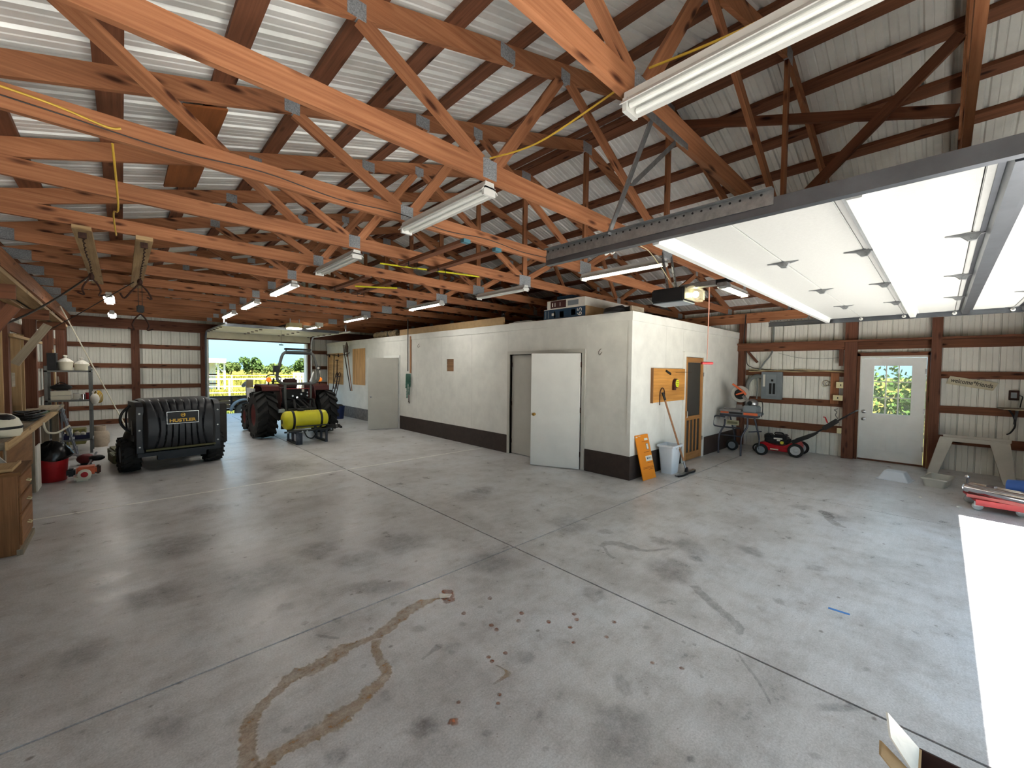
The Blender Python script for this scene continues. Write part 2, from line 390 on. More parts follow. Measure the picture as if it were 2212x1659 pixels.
trail([(0.885, 2.764), (0.933, 2.69), (0.99, 2.618)], [0.007, 0.01, 0.007], M_SOIL)
blob(1.741, 2.298, 0.018, 0.024, -0.75, M_SDOT, rough=0.10, feather=0.30)
blob(2.005, 2.318, 0.019, 0.026, -0.75, M_SDOT, rough=0.10, feather=0.30)
blob(1.797, 2.060, 0.018, 0.021, -0.75, M_SDOT, rough=0.10, feather=0.30)
blob(1.792, 2.001, 0.017, 0.020, -0.79, M_SDOT, rough=0.10, feather=0.30)
blob(1.681, 1.794, 0.016, 0.017, -0.79, M_SDOT, rough=0.10, feather=0.30)
blob(1.583, 1.838, 0.016, 0.016, -0.79, M_SDOT, rough=0.10, feather=0.30)
blob(1.575, 1.797, 0.015, 0.016, -0.74, M_SDOT, rough=0.10, feather=0.30)
blob(1.249, 1.688, 0.013, 0.012, -0.73, M_SDOT, rough=0.10, feather=0.30)
blob(1.440, 1.579, 0.013, 0.013, -0.73, M_SDOT, rough=0.10, feather=0.30)
blob(1.396, 1.541, 0.013, 0.012, -0.79, M_SDOT, rough=0.10, feather=0.30)
blob(2.046, 2.018, 0.018, 0.023, -0.75, M_SDOT, rough=0.10, feather=0.30)
blob(1.968, 1.969, 0.017, 0.022, -0.79, M_SDOT, rough=0.10, feather=0.30)
blob(2.115, 1.822, 0.018, 0.023, -0.75, M_SDOT, rough=0.10, feather=0.30)
blob(1.159, 1.613, 0.028, 0.029, -0.76, M_SDOT, rough=0.50, feather=0.50)
blob(0.995, 2.276, 0.019, 0.023, -0.75, M_SOIL, rough=0.30, feather=0.80)
blob(1.414, 2.359, 0.054, 0.048, -0.75, M_SOIL, rough=0.30, feather=0.80)
blob(1.658, 2.205, 0.038, 0.033, -0.75, M_SOIL, rough=0.30, feather=0.80)
blob(1.421, 2.125, 0.028, 0.025, -0.76, M_SOIL, rough=0.30, feather=0.80)
blob(1.440, 2.025, 0.025, 0.027, -0.73, M_SOIL, rough=0.30, feather=0.80)
blob(1.751, 1.686, 0.067, 0.067, -0.75, M_SOIL, rough=0.30, feather=0.80)
blob(1.050, 1.708, 0.069, 0.042, -0.74, M_SOIL, rough=0.30, feather=0.80)
blob(0.671, 1.815, 0.072, 0.054, -0.75, M_SOIL, rough=0.30, feather=0.80)
blob(1.239, 1.449, 0.035, 0.023, -0.75, M_SOIL, rough=0.30, feather=0.80)
blob(1.939, 2.135, 0.025, 0.027, -0.73, M_SOIL, rough=0.30, feather=0.80)
blob(1.878, 2.277, 0.027, 0.023, -0.73, M_SOIL, rough=0.30, feather=0.80)
blob(1.373, 1.522, 0.014, 0.013, -0.79, M_SOIL, rough=0.30, feather=0.80)
blob(1.382, 1.202, 0.021, 0.016, -0.75, M_SOIL, rough=0.30, feather=0.80)
blob(1.431, 2.738, 0.030, 0.036, -0.74, M_SOIL, rough=0.30, feather=0.80)
blob(0.902, 2.576, 0.028, 0.027, -0.74, M_SOIL, rough=0.30, feather=0.80)
blob(0.604, 2.522, 0.011, 0.014, -0.79, M_SOIL, rough=0.30, feather=0.80)
blob(0.548, 2.114, 0.028, 0.022, -0.76, M_SOIL, rough=0.30, feather=0.80)
blob(0.625, 2.064, 0.021, 0.022, -0.75, M_SOIL, rough=0.30, feather=0.80)
blob(1.330, 4.059, 0.208, 0.219, -0.74, M_SOIL, rough=0.30, feather=0.80)
blob(1.533, 3.629, 0.212, 0.193, -0.74, M_SOIL, rough=0.30, feather=0.80)
blob(2.000, 3.677, 0.380, 0.265, -0.74, M_SOIL, rough=0.30, feather=0.80)
blob(2.388, 2.775, 0.266, 0.274, -0.74, M_SOIL, rough=0.30, feather=0.80)
blob(1.454, 3.050, 0.292, 0.120, -0.74, M_SOIL, rough=0.30, feather=0.80)
blob(0.835, 3.235, 0.069, 0.059, -0.74, M_SPALE, rough=0.30, feather=0.60)
blob(0.874, 2.937, 0.025, 0.025, -0.73, M_SPALE, rough=0.30, feather=0.60)
blob(1.049, 2.826, 0.045, 0.035, -0.75, M_SPALE, rough=0.30, feather=0.60)
blob(1.177, 2.577, 0.022, 0.020, -0.75, M_SPALE, rough=0.30, feather=0.60)
blob(1.465, 2.075, 0.082, 0.042, -0.75, M_SPALE, rough=0.30, feather=0.60)
blob(1.305, 3.064, 0.031, 0.027, -0.74, M_SPALE, rough=0.30, feather=0.60)
blob(1.094, 3.213, 0.028, 0.027, -0.76, M_SPALE, rough=0.30, feather=0.60)
blob(3.453, 1.586, 0.254, 0.272, -0.74, M_SOIL, rough=0.35, feather=0.80)
blob(3.989, 1.940, 0.128, 0.127, -0.74, M_SOIL, rough=0.35, feather=0.80)
blob(4.073, 1.661, 0.161, 0.298, -0.74, M_SOIL, rough=0.35, feather=0.80)
blob(3.847, 1.527, 0.070, 0.087, -0.73, M_SOIL, rough=0.35, feather=0.80)
blob(1.713, 1.006, 0.174, 0.196, -0.75, M_SOIL, rough=0.35, feather=0.80)
blob(1.991, 1.163, 0.053, 0.091, -0.75, M_SOIL, rough=0.35, feather=0.80)
blob(1.828, 0.720, 0.029, 0.024, -0.76, M_SOIL, rough=0.35, feather=0.80)
blob(2.259, 0.339, 0.034, 0.023, -0.74, M_SOIL, rough=0.35, feather=0.80)
blob(6.382, 1.202, 0.170, 0.094, -0.73, M_SOIL, rough=0.35, feather=0.80)
blob(6.252, 0.854, 0.173, 0.213, -0.74, M_SOIL, rough=0.35, feather=0.80)
blob(6.001, 1.127, 0.074, 0.093, -0.74, M_SOIL, rough=0.35, feather=0.80)
blob(2.632, 1.811, 0.117, 0.111, -0.74, M_SOIL, rough=0.35, feather=0.80)
blob(4.418, 1.220, 0.126, 0.147, -0.74, M_SOIL, rough=0.35, feather=0.80)
blob(3.647, 2.870, 0.242, 0.311, -0.73, M_SOIL, rough=0.35, feather=0.80)
blob(3.150, 0.245, 0.038, 0.023, -0.75, M_SOIL, rough=0.35, feather=0.80)
blob(4.466, 0.715, 0.116, 0.076, -0.74, M_SOIL, rough=0.35, feather=0.80)
blob(3.400, 0.857, 0.044, 0.045, -0.75, M_SOIL, rough=0.35, feather=0.80)
blob(3.597, 0.789, 0.045, 0.063, -0.75, M_SOIL, rough=0.35, feather=0.80)
blob(3.764, 2.455, 0.104, 0.085, -0.74, M_SOIL, rough=0.35, feather=0.80)
blob(2.673, 0.317, 0.145, 0.031, -0.75, M_SOIL, rough=0.35, feather=0.80)
blob(2.559, 1.327, 0.029, 0.029, -0.76, M_SOIL, rough=0.35, feather=0.80)
trail([(3.354, 1.342), (3.219, 1.174), (3.127, 1.035), (3.06, 0.929), (3.005, 0.885), (2.934, 0.876)], [0.031, 0.031, 0.027, 0.026, 0.021, 0.009], M_SOIL)
trail([(3.397, 2.273), (3.561, 2.258), (3.607, 2.116), (3.629, 1.967), (3.737, 1.869), (3.891, 1.793)], [0.02, 0.035, 0.044, 0.023, 0.013, 0.017], M_SOIL)
trail([(6.349, 1.017), (6.333, 0.928), (6.121, 0.875), (5.938, 0.769), (5.897, 0.678)], [0.035, 0.044, 0.037, 0.032, 0.01], M_SOIL)
trail([(2.744, 0.816), (2.661, 0.743), (2.567, 0.651), (2.435, 0.555)], [0.005, 0.007, 0.006, 0.004], M_SOIL)
trail([(3.428, 2.244), (3.319, 2.124), (3.287, 2.035)], [0.01, 0.013, 0.016], M_SOIL)
blob(2.068, 1.568, 0.016, 0.016, -0.74, M_SDOT, rough=0.15, feather=0.40)
blob(2.448, 1.511, 0.018, 0.020, -0.71, M_SDOT, rough=0.15, feather=0.40)
blob(2.272, 1.456, 0.016, 0.017, -0.74, M_SDOT, rough=0.15, feather=0.40)
blob(2.356, 0.995, 0.016, 0.015, -0.79, M_SDOT, rough=0.15, feather=0.40)
blob(2.269, 1.135, 0.015, 0.015, -0.74, M_SDOT, rough=0.15, feather=0.40)
blob(2.316, 1.756, 0.018, 0.021, -0.71, M_SDOT, rough=0.15, feather=0.40)
blob(2.279, 1.705, 0.018, 0.021, -0.71, M_SDOT, rough=0.15, feather=0.40)
blob(2.175, 1.680, 0.018, 0.019, -0.75, M_SDOT, rough=0.15, feather=0.40)
blob(2.594, 1.088, 0.013, 0.018, -0.73, M_SOIL, rough=0.30, feather=0.30)
blob(2.624, 1.033, 0.013, 0.017, -0.73, M_SOIL, rough=0.30, feather=0.30)
blob(2.486, 1.028, 0.013, 0.017, -0.73, M_SOIL, rough=0.30, feather=0.30)
blob(2.375, 0.889, 0.012, 0.015, -0.73, M_SOIL, rough=0.30, feather=0.30)
blob(2.664, 0.796, 0.012, 0.017, -0.73, M_SOIL, rough=0.30, feather=0.30)
blob(2.754, 0.284, 0.012, 0.015, -0.73, M_SOIL, rough=0.30, feather=0.30)
blob(2.026, 1.042, 0.011, 0.013, -0.79, M_SOIL, rough=0.30, feather=0.30)
blob(3.850, 0.061, 0.014, 0.025, -0.69, M_SOIL, rough=0.30, feather=0.30)
blob(3.770, 4.520, 0.188, 0.188, -0.73, M_SOIL, rough=.35, feather=.9)
blob(3.483, 4.424, 0.319, 0.308, -0.73, M_SOIL, rough=.35, feather=.9)
blob(2.051, 7.792, 0.472, 0.561, -0.71, M_SOIL, rough=.35, feather=.9)
blob(0.351, 5.055, 0.396, 0.352, -0.73, M_SOIL, rough=.35, feather=.9)
blob(0.141, 4.046, 0.241, 0.216, -0.74, M_SOIL, rough=.35, feather=.9)
blob(0.792, 3.822, 0.454, 0.380, -0.74, M_SOIL, rough=.35, feather=.9)
blob(-0.197, 3.534, 0.166, 0.182, -0.75, M_SOIL, rough=.35, feather=.9)
blob(0.113, 2.543, 0.133, 0.083, -0.75, M_SOIL, rough=.35, feather=.9)
blob(1.030, 1.673, 0.090, 0.054, -0.75, M_SOIL, rough=.35, feather=.9)
blob(0.737, 6.120, 0.276, 0.208, -0.73, M_SOIL, rough=.35, feather=.9)

# ---- ribbed steel sheets
PITCH = .2286
def ribprofile(s0, s1, deep=.022, off=0.0, wide=1.0, minor=.007):
    """points (s, d): d>0 outwards; grooves every 9 inches and small stiffeners between"""
    out = [(s0, 0)]; k = math.floor((s0 - off) / PITCH) - 1
    while off + k * PITCH < s1 + PITCH:
        c = off + k * PITCH
        for ds, d in ((-.024 * wide, 0), (-.011 * wide, deep), (.011 * wide, deep), (.024 * wide, 0), (.07, 0), (.078, minor), (.086, 0), (.142, 0), (.150, minor), (.158, 0)):
            if s0 + .001 < c + ds < s1 - .001: out.append((c + ds, d))
        k += 1
    return out + [(s1, 0)]
def sheet(P0, P1, fn, mat, parent, name='panel', **kw):
    """fn(s,d,t) -> point, t in 0..1 across the sheet"""
    mb = MB(); pr = ribprofile(P0, P1, **kw); n = len(pr)
    st = mb.add([fn(s, d, 0) for s, d in pr] + [fn(s, d, 1) for s, d in pr])
    for i in range(n - 1): mb.face((st + i, st + i + 1, st + n + i + 1, st + n + i))
    return mb.build(name, mat, parent)
def wallsheets(parent, axis, at, sgn, a0, a1, z0, z1, top=None):
    """axis 'x': wall runs along x at y=at; 'y': runs along y at x=at; sgn = outward direction"""
    a = a0
    while a < a1 - 1e-3:
        b = min(a1, a + 4 * PITCH)
        def fn(s, d, t):
            zz = z0 if t == 0 else (z1 if top is None else top(s))
            return (s, at + sgn * d, zz) if axis == 'x' else (at + sgn * d, s, zz)
        sheet(a, b, fn, M_WALL, parent, deep=.034, wide=.5, minor=.005); a = b
def lumber(parent, name, mat, *b): return MB().box(*b).build(name, mat, parent)

# right wall
wr = thing('wall_right', 'ribbed pale steel wall with brown girts and posts around the white entry door', 'wall', kind='structure')
wallsheets(wr, 'y', XR, 1, 1.17, YF, 0, 3.3); wallsheets(wr, 'y', XR, 1, YN, .13, 0, 3.3); wallsheets(wr, 'y', XR, 1, .13, 1.17, 2.13, 3.3)
for z0, z1 in ((.48, .635), (1.04, 1.175), (1.675, 1.80)):
    for a, b in ((1.38, 3.25), (YN, 0.0)): lumber(wr, 'girt', M_GIRT, XR - .04, XR - .002, a, b, z0, z1)
lumber(wr, 'girt', M_GIRT, XR - .04, XR - .002, YN, 3.44, 2.235, 2.385)
lumber(wr, 'ledger', M_GIRT, XR - .30, XR - .04, .14, 3.44, 2.385, 2.423); lumber(wr, 'ledger', M_GIRT, XR - .30, XR - .04, YN, .0, 2.385, 2.423)
lumber(wr, 'ledger', M_GIRT, XR - .26, XR - .22, 1.38, 3.40, 2.245, 2.385)
for a, b in ((1.19, 1.38), (0.0, .14), (3.26, 3.38), (YN, YN + .14)): lumber(wr, 'post', M_POST, XR - .20, XR - .042, a, b, 0, 3.12)
lumber(wr, 'carrier_beam', M_TRUSS, XR - .25, XR - .205, YN, 16.9, 2.9, 3.13)
lumber(wr, 'brace', M_POST, XR - .2, XR - .16, 1.40, 1.47, 1.9, 2.37)
MB().beam((XR - .12, 3.20, 2.24), (XR - .12, 2.99, 1.98), .04, .05).build('brace', M_POST, wr)
lumber(wr, 'mounting_board', M_TRUSS, XR - .08, XR - .04, 1.47, 1.61, 1.10, 1.75)

# far wall with its door opening
FX0, FX1, FZ = 2.06, 5.17, 2.64
wf = thing('wall_far', 'ribbed steel end wall with brown girts at the far end', 'wall', kind='structure')
def gable(s): return lo(s) + .25
wallsheets(wf, 'x', YF, 1, XL, FX0, 0, 0, gable); wallsheets(wf, 'x', YF, 1, FX1, XR, 0, 0, gable); wallsheets(wf, 'x', YF, 1, FX0, FX1, FZ, 0, gable)
for z0, z1 in ((.0, .14), (.44, .56), (1.04, 1.17), (1.67, 1.80), (2.27, 2.40)):
    for a, b in ((XL, .21), (.40, 1.9), (5.33, XR)): lumber(wf, 'girt', M_GIRT, a, b, YF - .04, YF - .002, z0, z1)
for a, b in ((.21, .40), (1.89, 2.05), (5.18, 5.33), (-1.24, -1.1)): lumber(wf, 'post', M_POST, a, b, YF - .18, YF - .042, 0, 3.1)
lumber(wf, 'header', M_POST, XL, XR, YF - .2, YF - .185, 2.83, 3.14)
lumber(wf, 'door_jamb', M_WHITE, FX0 - .005, FX0 + .04, YF - .19, YF + .12, 0, FZ); lumber(wf, 'door_jamb', M_WHITE, FX1 - .04, FX1 + .005, YF - .19, YF + .12, 0, FZ)
lumber(wf, 'header', M_POST, FX0, FX1, YF - .18, YF - .02, FZ, FZ + .2)

# left wall
wl = thing('wall_left', 'ribbed steel side wall behind the workbench with brown posts', 'wall', kind='structure')
wallsheets(wl, 'y', XL, -1, YN, YF, 0, 3.3)
for z0, z1 in ((.48, .62), (1.08, 1.2), (1.66, 1.8), (2.25, 2.4)): lumber(wl, 'girt', M_GIRT, XL + .002, XL + .04, YN, YF, z0, z1)
for y in (-1.2, 1.2, 3.6, 6.0, 8.4, 10.8, 13.2, 15.6): lumber(wl, 'post', M_POST, XL + .042, XL + .19, y - .075, y + .075, 0, 3.1)
lumber(wl, 'carrier_beam', M_TRUSS, XL + .19, XL + .24, YN, YF, 2.9, 3.13)

# near wall (behind the camera) with the wide opening the daylight comes through
DX0, DX1, DZ = 2.27, 7.45, 2.40
wn = thing('wall_near', 'ribbed steel end wall with the wide garage opening and an added unseen doorway', 'wall', kind='structure')
EX0, EX1 = -1.08, .85   # added unseen doorway, inferred from the bright left trusses and sized for their light
wallsheets(wn, 'x', YN - .06, -1, XL, EX0, 0, 0, gable); wallsheets(wn, 'x', YN - .06, -1, EX0, EX1, DZ, 0, gable); wallsheets(wn, 'x', YN - .06, -1, EX1, DX0, 0, 0, gable); wallsheets(wn, 'x', YN - .06, -1, DX1, XR, 0, 0, gable); wallsheets(wn, 'x', YN - .06, -1, DX0, DX1, DZ, 0, gable)
for a, b in ((DX0 - .14, DX0), (DX1, DX1 + .14), (EX0 - .14, EX0), (EX1, EX1 + .14)): lumber(wn, 'post', M_POST, a, b, YN - .055, YN + .1, 0, 3.1)
lumber(wn, 'header', M_POST, DX0, DX1, YN - .055, YN + .02, DZ, DZ + .28); lumber(wn, 'header', M_POST, EX0, EX1, YN - .055, YN + .02, DZ, DZ + .28); lumber(wn, 'shadow_edge_trim', M_WHITE, EX0 - .14, EX1 + .14, YN - .12, YN - .09, DZ - .03, DZ + .2); lumber(wn, 'shadow_edge_trim', M_WHITE, DX0 - .14, DX1 + .14, YN - .12, YN - .09, DZ - .03, DZ + .2)  # outer trim boards added out of view to cut a straight sun-patch edge
for z0, z1 in ((.48, .62), (1.08, 1.2), (1.66, 1.8), (2.25, 2.4)):
    lumber(wn, 'girt', M_GIRT, DX1 + .14, XR, YN - .05, YN - .01, z0, z1)

# roof: ribbed sheets over purlins
ce = thing('ceiling', 'underside of the pitched roof: pale ribbed steel sheets on brown purlins', 'ceiling', kind='structure')
def roofz(x): return lo(x) + .188
for side in (-1, 1):
    y = YN - .25
    while y < YF - .01:
        y2 = min(YF + .05, y + 4 * PITCH); xe = XL - .35 if side < 0 else XR + .35; xr = RIDGE
        def fn(s, d, t):
            x = xe if t == 0 else xr
            return (x, s, roofz(x) + d)
        sheet(y, y2, fn, M_ROOF, ce, 'roof_sheet'); y = y2
for x in [-1.17, -.6, -.03, .56, 1.13, 1.69, 2.27, 2.83, 3.4, 3.97, 4.5, 4.77] + [4.93, 5.46, 6.07, 6.66, 7.25, 7.84, 8.43, 9.02, 9.61, 10.2, 10.8]:
    s = SL if x < RIDGE else -SL; z = lo(x) + .147
    MB().hexa([(x - .07, YN, z - s * .07), (x + .07, YN, z + s * .07), (x + .07, YF, z + s * .07), (x - .07, YF, z - s * .07),
               (x - .07, YN, z - s * .07 + .04), (x + .07, YN, z + s * .07 + .04), (x + .07, YF, z + s * .07 + .04), (x - .07, YF, z - s * .07 + .04)]).build('purlin', M_GIRT, ce)

# ---- roof trusses
def make_truss():
    t = thing('roof_truss', '', 'truss', (0, 0, 0), group='roof trusses in line down the shed')
    T = .038
    def P(name, poly, mat=M_TRUSS, th=T): return MB().prism(poly, 'y', -th / 2, th / 2).build(name, mat, t)
    P('bottom_chord', [(XL, 3.14), (4.84, 3.14), (4.84, 3.28), (XL, 3.28)]); P('bottom_chord', [(4.845, 3.14), (XR, 3.14), (XR, 3.28), (4.845, 3.28)])
    for a, b in ((-1.62, 2.17), (2.174, RIDGE), (RIDGE + .002, 7.52), (7.524, 11.3)):
        P('top_chord', [(a, lo(a)), (b, lo(b)), (b, lo(b) + .146), (a, lo(a) + .146)], th=.036)
    def web(x0, z0, x1, z1, w=.089): return MB().beam((x0, 0, z0), (x1, 0, z1), .034, w, (0, 0, 1) if abs(x1 - x0) > .02 else (1, 0, 0)).build('web', M_TRUSS, t)
    for s in (1, -1):
        f = lambda x: RIDGE + s * (x - RIDGE)
        web(f(1.93), 3.27, f(1.02), lo(1.02) + .01); web(f(2.07), 3.27, f(2.80), lo(2.80) + .01)
        web(f(2.92), lo(2.92) + .01, f(4.76), 3.27)
        for (x, z, w, h) in ((2.0, 3.225, .13, .14), (1.0, lo(1.0) + .05, .11, .1), (2.86, lo(2.86) + .04, .12, .1), (-.98, 3.2, .26, .13), (2.17, lo(2.17) + .073, .15, .11)):
            MB().prism([(f(x - w / 2), z - h / 2 - SL * s * 0), (f(x + w / 2), z - h / 2), (f(x + w / 2), z + h / 2), (f(x - w / 2), z + h / 2)], 'y', -.0205, .0205).build('gusset_plate', M_PLATE, t)
    MB().beam((RIDGE, 0, 3.275), (RIDGE, 0, lo(RIDGE) + .02), .034, .089, (1, 0, 0)).build('king_post', M_TRUSS, t)
    MB().box(RIDGE - .13, RIDGE + .13, -.0205, .0205, 3.13, 3.30).build('gusset_plate', M_PLATE, t)
    MB().box(RIDGE - .1, RIDGE + .1, -.0205, .0205, lo(RIDGE) - .02, lo(RIDGE) + .12).build('gusset_plate', M_PLATE, t)
    return t
ORD = ['first', 'second', 'third', 'fourth', 'fifth', 'sixth', 'seventh', 'eighth', 'ninth', 'tenth', 'eleventh', 'twelfth', 'thirteenth', 'fourteenth', 'fifteenth']
tr0 = make_truss(); TY = [YN + 1.2192 * k for k in range(1, 15)]
for k, y in enumerate(TY):
    t = tr0 if k == 0 else dup(tr0)
    t.location = (0, y, 0)
    t['label'] = ('stained wooden roof truss passing right overhead above the raised garage door' if k == 0 else
                  'last stained wooden roof truss, nearest the far end wall' if k == len(TY) - 1 else
                  f'stained wooden roof truss, {ORD[k]} in line counting away from the camera')

# ================================================================ INNER ROOM (white painted)
RX, RY, RH = 5.83, 3.385, 2.69
M_PAINT = plain('white_wall_paint', srgb(219, 218, 212), .6, 0, .06, 3.5)
def minus(u0, u1, v0, v1, holes):
    us = sorted({u0, u1, *[min(max(h[k], u0), u1) for h in holes for k in (0, 1)]}); out = []
    for a, b in zip(us, us[1:]):
        if b - a < 1e-4: continue
        hs = sorted((h[2], h[3]) for h in holes if h[0] < b - 1e-5 and h[1] > a + 1e-5); z = v0
        for p, q in hs:
            if p > z + 1e-4: out.append((a, b, z, p))
            z = max(z, q)
        if z < v1 - 1e-4: out.append((a, b, z, v1))
    return out
H_SIDE = [(4.33, 6.17, 0, 2.055), (10.87, 11.72, 0, 2.055), (8.17, 8.46, 1.69, 1.985)]
H_FRONT = [(7.79, 8.62, 0, 2.03)]
ws = thing('wall_room_side', 'long white painted wall of the inner room with two doors', 'wall', kind='structure')
wq = thing('wall_room_front', 'white painted end wall of the inner room with the screen door', 'wall', kind='structure')
edges = [RY, 4.25, 6.24, 7.46, 8.68, 9.9, 10.8, 11.8, 13.0, 14.2, 15.4, 16.62]
for a, b in zip(edges, edges[1:]):
    mb = MB()
    for u0, u1, v0, v1 in minus(a + .0015, b - .0015, 0, 2.55, H_SIDE): mb.box(RX, RX + .012, u0, u1, v0, v1)
    mb.build('panel', M_PAINT, ws)
mb = MB()
for u0, u1, v0, v1 in minus(RY + .02, 16.6, 0, 2.6, H_SIDE[:2]): mb.box(RX + .013, RX + .1, u0, u1, v0, v1)
M_STUD = wood('bare_stud', srgb(110, 84, 62), srgb(160, 126, 92)); mb.build('stud_core', M_STUD, ws)
MB().box(RX + .0005, RX + .012, 8.175, 8.455, 1.80, 1.83).build('lath', M_STUD, ws); MB().box(RX + .0005, RX + .012, 8.175, 8.455, 1.89, 1.91).build('lath', M_STUD, ws)
xe = [RX, 7.0, 7.70, 8.72, 9.6, 10.735]
for a, b in zip(xe, xe[1:]):
    mb = MB()
    for u0, u1, v0, v1 in minus(a + .0015, b - .0015, 0, 2.55, H_FRONT): mb.box(u0, u1, RY, RY + .012, v0, v1)
    mb.build('panel', M_PAINT, wq)
mb = MB()
for u0, u1, v0, v1 in minus(RX + .1, 10.735, 0, 2.6, H_FRONT): mb.box(u0, u1, RY + .013, RY + .1, v0, v1)
mb.build('stud_core', M_STUD, wq)
MB().box(RX + .02, 10.735, RY + .02, 16.6, 2.6, RH - .01).build('roof_deck', M_PLYDARK, wq)
MB().box(RX + .1, 10.9, 16.5, 16.6, 0, 2.6).build('end_panel', M_PAINT, wq)
tr1 = thing('trim_1', 'white fascia board along the top of the inner room', 'trim', kind='structure')
MB().box(RX - .018, RX - .0005, RY - .018, 16.62, 2.545, RH).build('fascia', M_PAINT, tr1); MB().box(RX, 10.735, RY - .018, RY - .0005, 2.545, RH).build('fascia', M_PAINT, tr1)
MB().box(RX - .012, RX + .0005, RY - .012, RY + .05, .38, 2.545).build('corner_strip', M_PAINT, tr1)
b1 = thing('baseboard_side', 'dark brown painted base band along the long white wall', 'baseboard', kind='structure')
for a, b in ((RY - .016, 4.25), (6.25, 10.80)): MB().box(RX - .016, RX - .0005, a, b, 0, .38).build('band', M_BAND, b1)
MB().box(RX - .016, RX - .0005, 11.8, 16.6, 0, .38).build('band', plain('grey_scuffed_base', srgb(112, 108, 106), .7, 0, .3, 14), b1, label='scuffed grey end of the base band')
b2 = thing('baseboard_front', 'dark brown painted base band beside the screen door', 'baseboard', kind='structure')
for a, b in ((RX, 7.69), (8.73, 10.73)): MB().box(a, b, RY - .016, RY - .0005, 0, .38).build('band', M_BAND, b2)

# ---- double door (right leaf swung open)
M_DOORW = plain('white_door_paint', srgb(228, 228, 224), .45, 0, .03, 3); M_DOORG = plain('dull_door_paint', srgb(192, 190, 182), .5, 0, .04, 3); M_BRASS = plain('brass', srgb(178, 140, 70), .3, .9, .1, 10)
def leaf(parent, w, h, mat, knob_side, z0=.012, name='door_leaf', knob=True, hinges=()):
    """leaf in its own frame: hinge at origin, extends along +x, face towards -y"""
    lf = MB().box(0, w, 0, .04, z0, z0 + h).build(name, mat, parent, bevel=.002)
    if knob:
        k = MB().lathe([(.026, 0), (.026, -.006), (.011, -.01), (.011, -.03), (.026, -.04), (.03, -.052), (.02, -.066), (.004, -.07)], (w - .07, 0, z0 + .93), (0, 1, 0), 16)
        k.lathe([(.026, .04), (.026, .046), (.011, .05), (.011, .07), (.026, .08), (.03, .092), (.02, .106), (.004, .11)], (w - .07, 0, z0 + .93), (0, 1, 0), 16)
        k.build('knob', M_BRASS if hinges else M_STEEL, lf, True)
    for z in (.22, 1.0, 1.80): MB().box(-.012, .01, -.012, .02, z, z + .09).cyl((-.006, -.01, z), (-.006, -.01, z + .09), .007, 8).build('hinge', M_RUST if hinges else M_STEEL, lf)
    return lf
def frame_side(parent, y0, y1, z1, mat):
    w = .065
    for a, b in ((y0 - w, y0), (y1, y1 + w)): MB().box(RX - .02, RX + .10, a, b, 0, z1 + w).build('casing', mat, parent)
    MB().box(RX - .02, RX + .10, y0, y1, z1, z1 + w).build('casing', mat, parent)
d1 = thing('door_1', 'white double door of the inner room, one leaf swung open', 'door', kind='structure')
frame_side(d1, 4.33, 6.17, 2.055, M_DOORG)
L = leaf(d1, .90, 2.03, M_DOORW, 1, hinges=(1,), name='open_leaf'); L.location = (RX - .03, 4.345, 0); L.rotation_euler = (0, 0, math.radians(90 + 24))
L = leaf(d1, .905, 2.03, M_DOORG, 1, knob=False, hinges=(1,), name='closed_leaf'); L.location = (RX + .045, 6.16, 0); L.rotation_euler = (0, 0, math.radians(-90)); L.scale = (1, 1, 1)
d2 = thing('door_2', 'grey-white single door standing open beside the hanging chains', 'door', kind='structure')
frame_side(d2, 10.87, 11.72, 2.055, M_DOORW)
L = leaf(d2, .83, 2.03, M_DOORG, 1); L.location = (RX - .03, 10.885, 0); L.rotation_euler = (0, 0, math.radians(90 + 73))

# ---- screen door
d3 = thing('door_3', 'wooden screen door with a dark mesh panel in a white frame', 'door', kind='structure')
for a, b in ((7.70, 7.785), (8.625, 8.715)): MB().box(a, b, RY - .03, RY + .1, 0, 2.12).build('casing', M_WHITE, d3)
MB().box(7.785, 8.625, RY - .03, RY + .1, 2.035, 2.12).build('casing', M_WHITE, d3)
yA, yB = RY - .022, RY + .012
for a, b in ((7.795, 7.885), (8.525, 8.615)): MB().box(a, b, yA, yB, .015, 2.02).build('stile', M_SCREENWOOD, d3, bevel=.003)
for a, b in ((.015, .16), (.80, .875), (1.925, 2.02)): MB().box(7.886, 8.524, yA, yB, a, b).build('rail', M_SCREENWOOD, d3, bevel=.003)
for c in (8.045, 8.205, 8.365): MB().box(c - .02, c + .02, yA + .004, yB - .004, .161, .799).build('slat', M_SCREENWOOD, d3, bevel=.002)
m, t, b = _mat('insect_screen'); b.inputs['Base Color'].default_value = srgb(70, 68, 64); b.inputs['Alpha'].default_value = .72; b.inputs['Roughness'].default_value = .5
for z0, z1 in ((.161, .799), (.876, 1.924)): MB().box(7.886, 8.524, RY - .002, RY, z0, z1).build('screen', m, d3)
for z in (.35, 1.65): MB().box(8.606, 8.64, yA - .012, yA, z, z + .08).build('hinge', M_STEEL, d3)
MB().tube([(7.84, yA - .002, .86), (7.84, yA - .03, .86), (7.84, yA - .03, .98), (7.84, yA - .002, .98)], .006, 6).build('pull_handle', M_STEEL, d3, True)

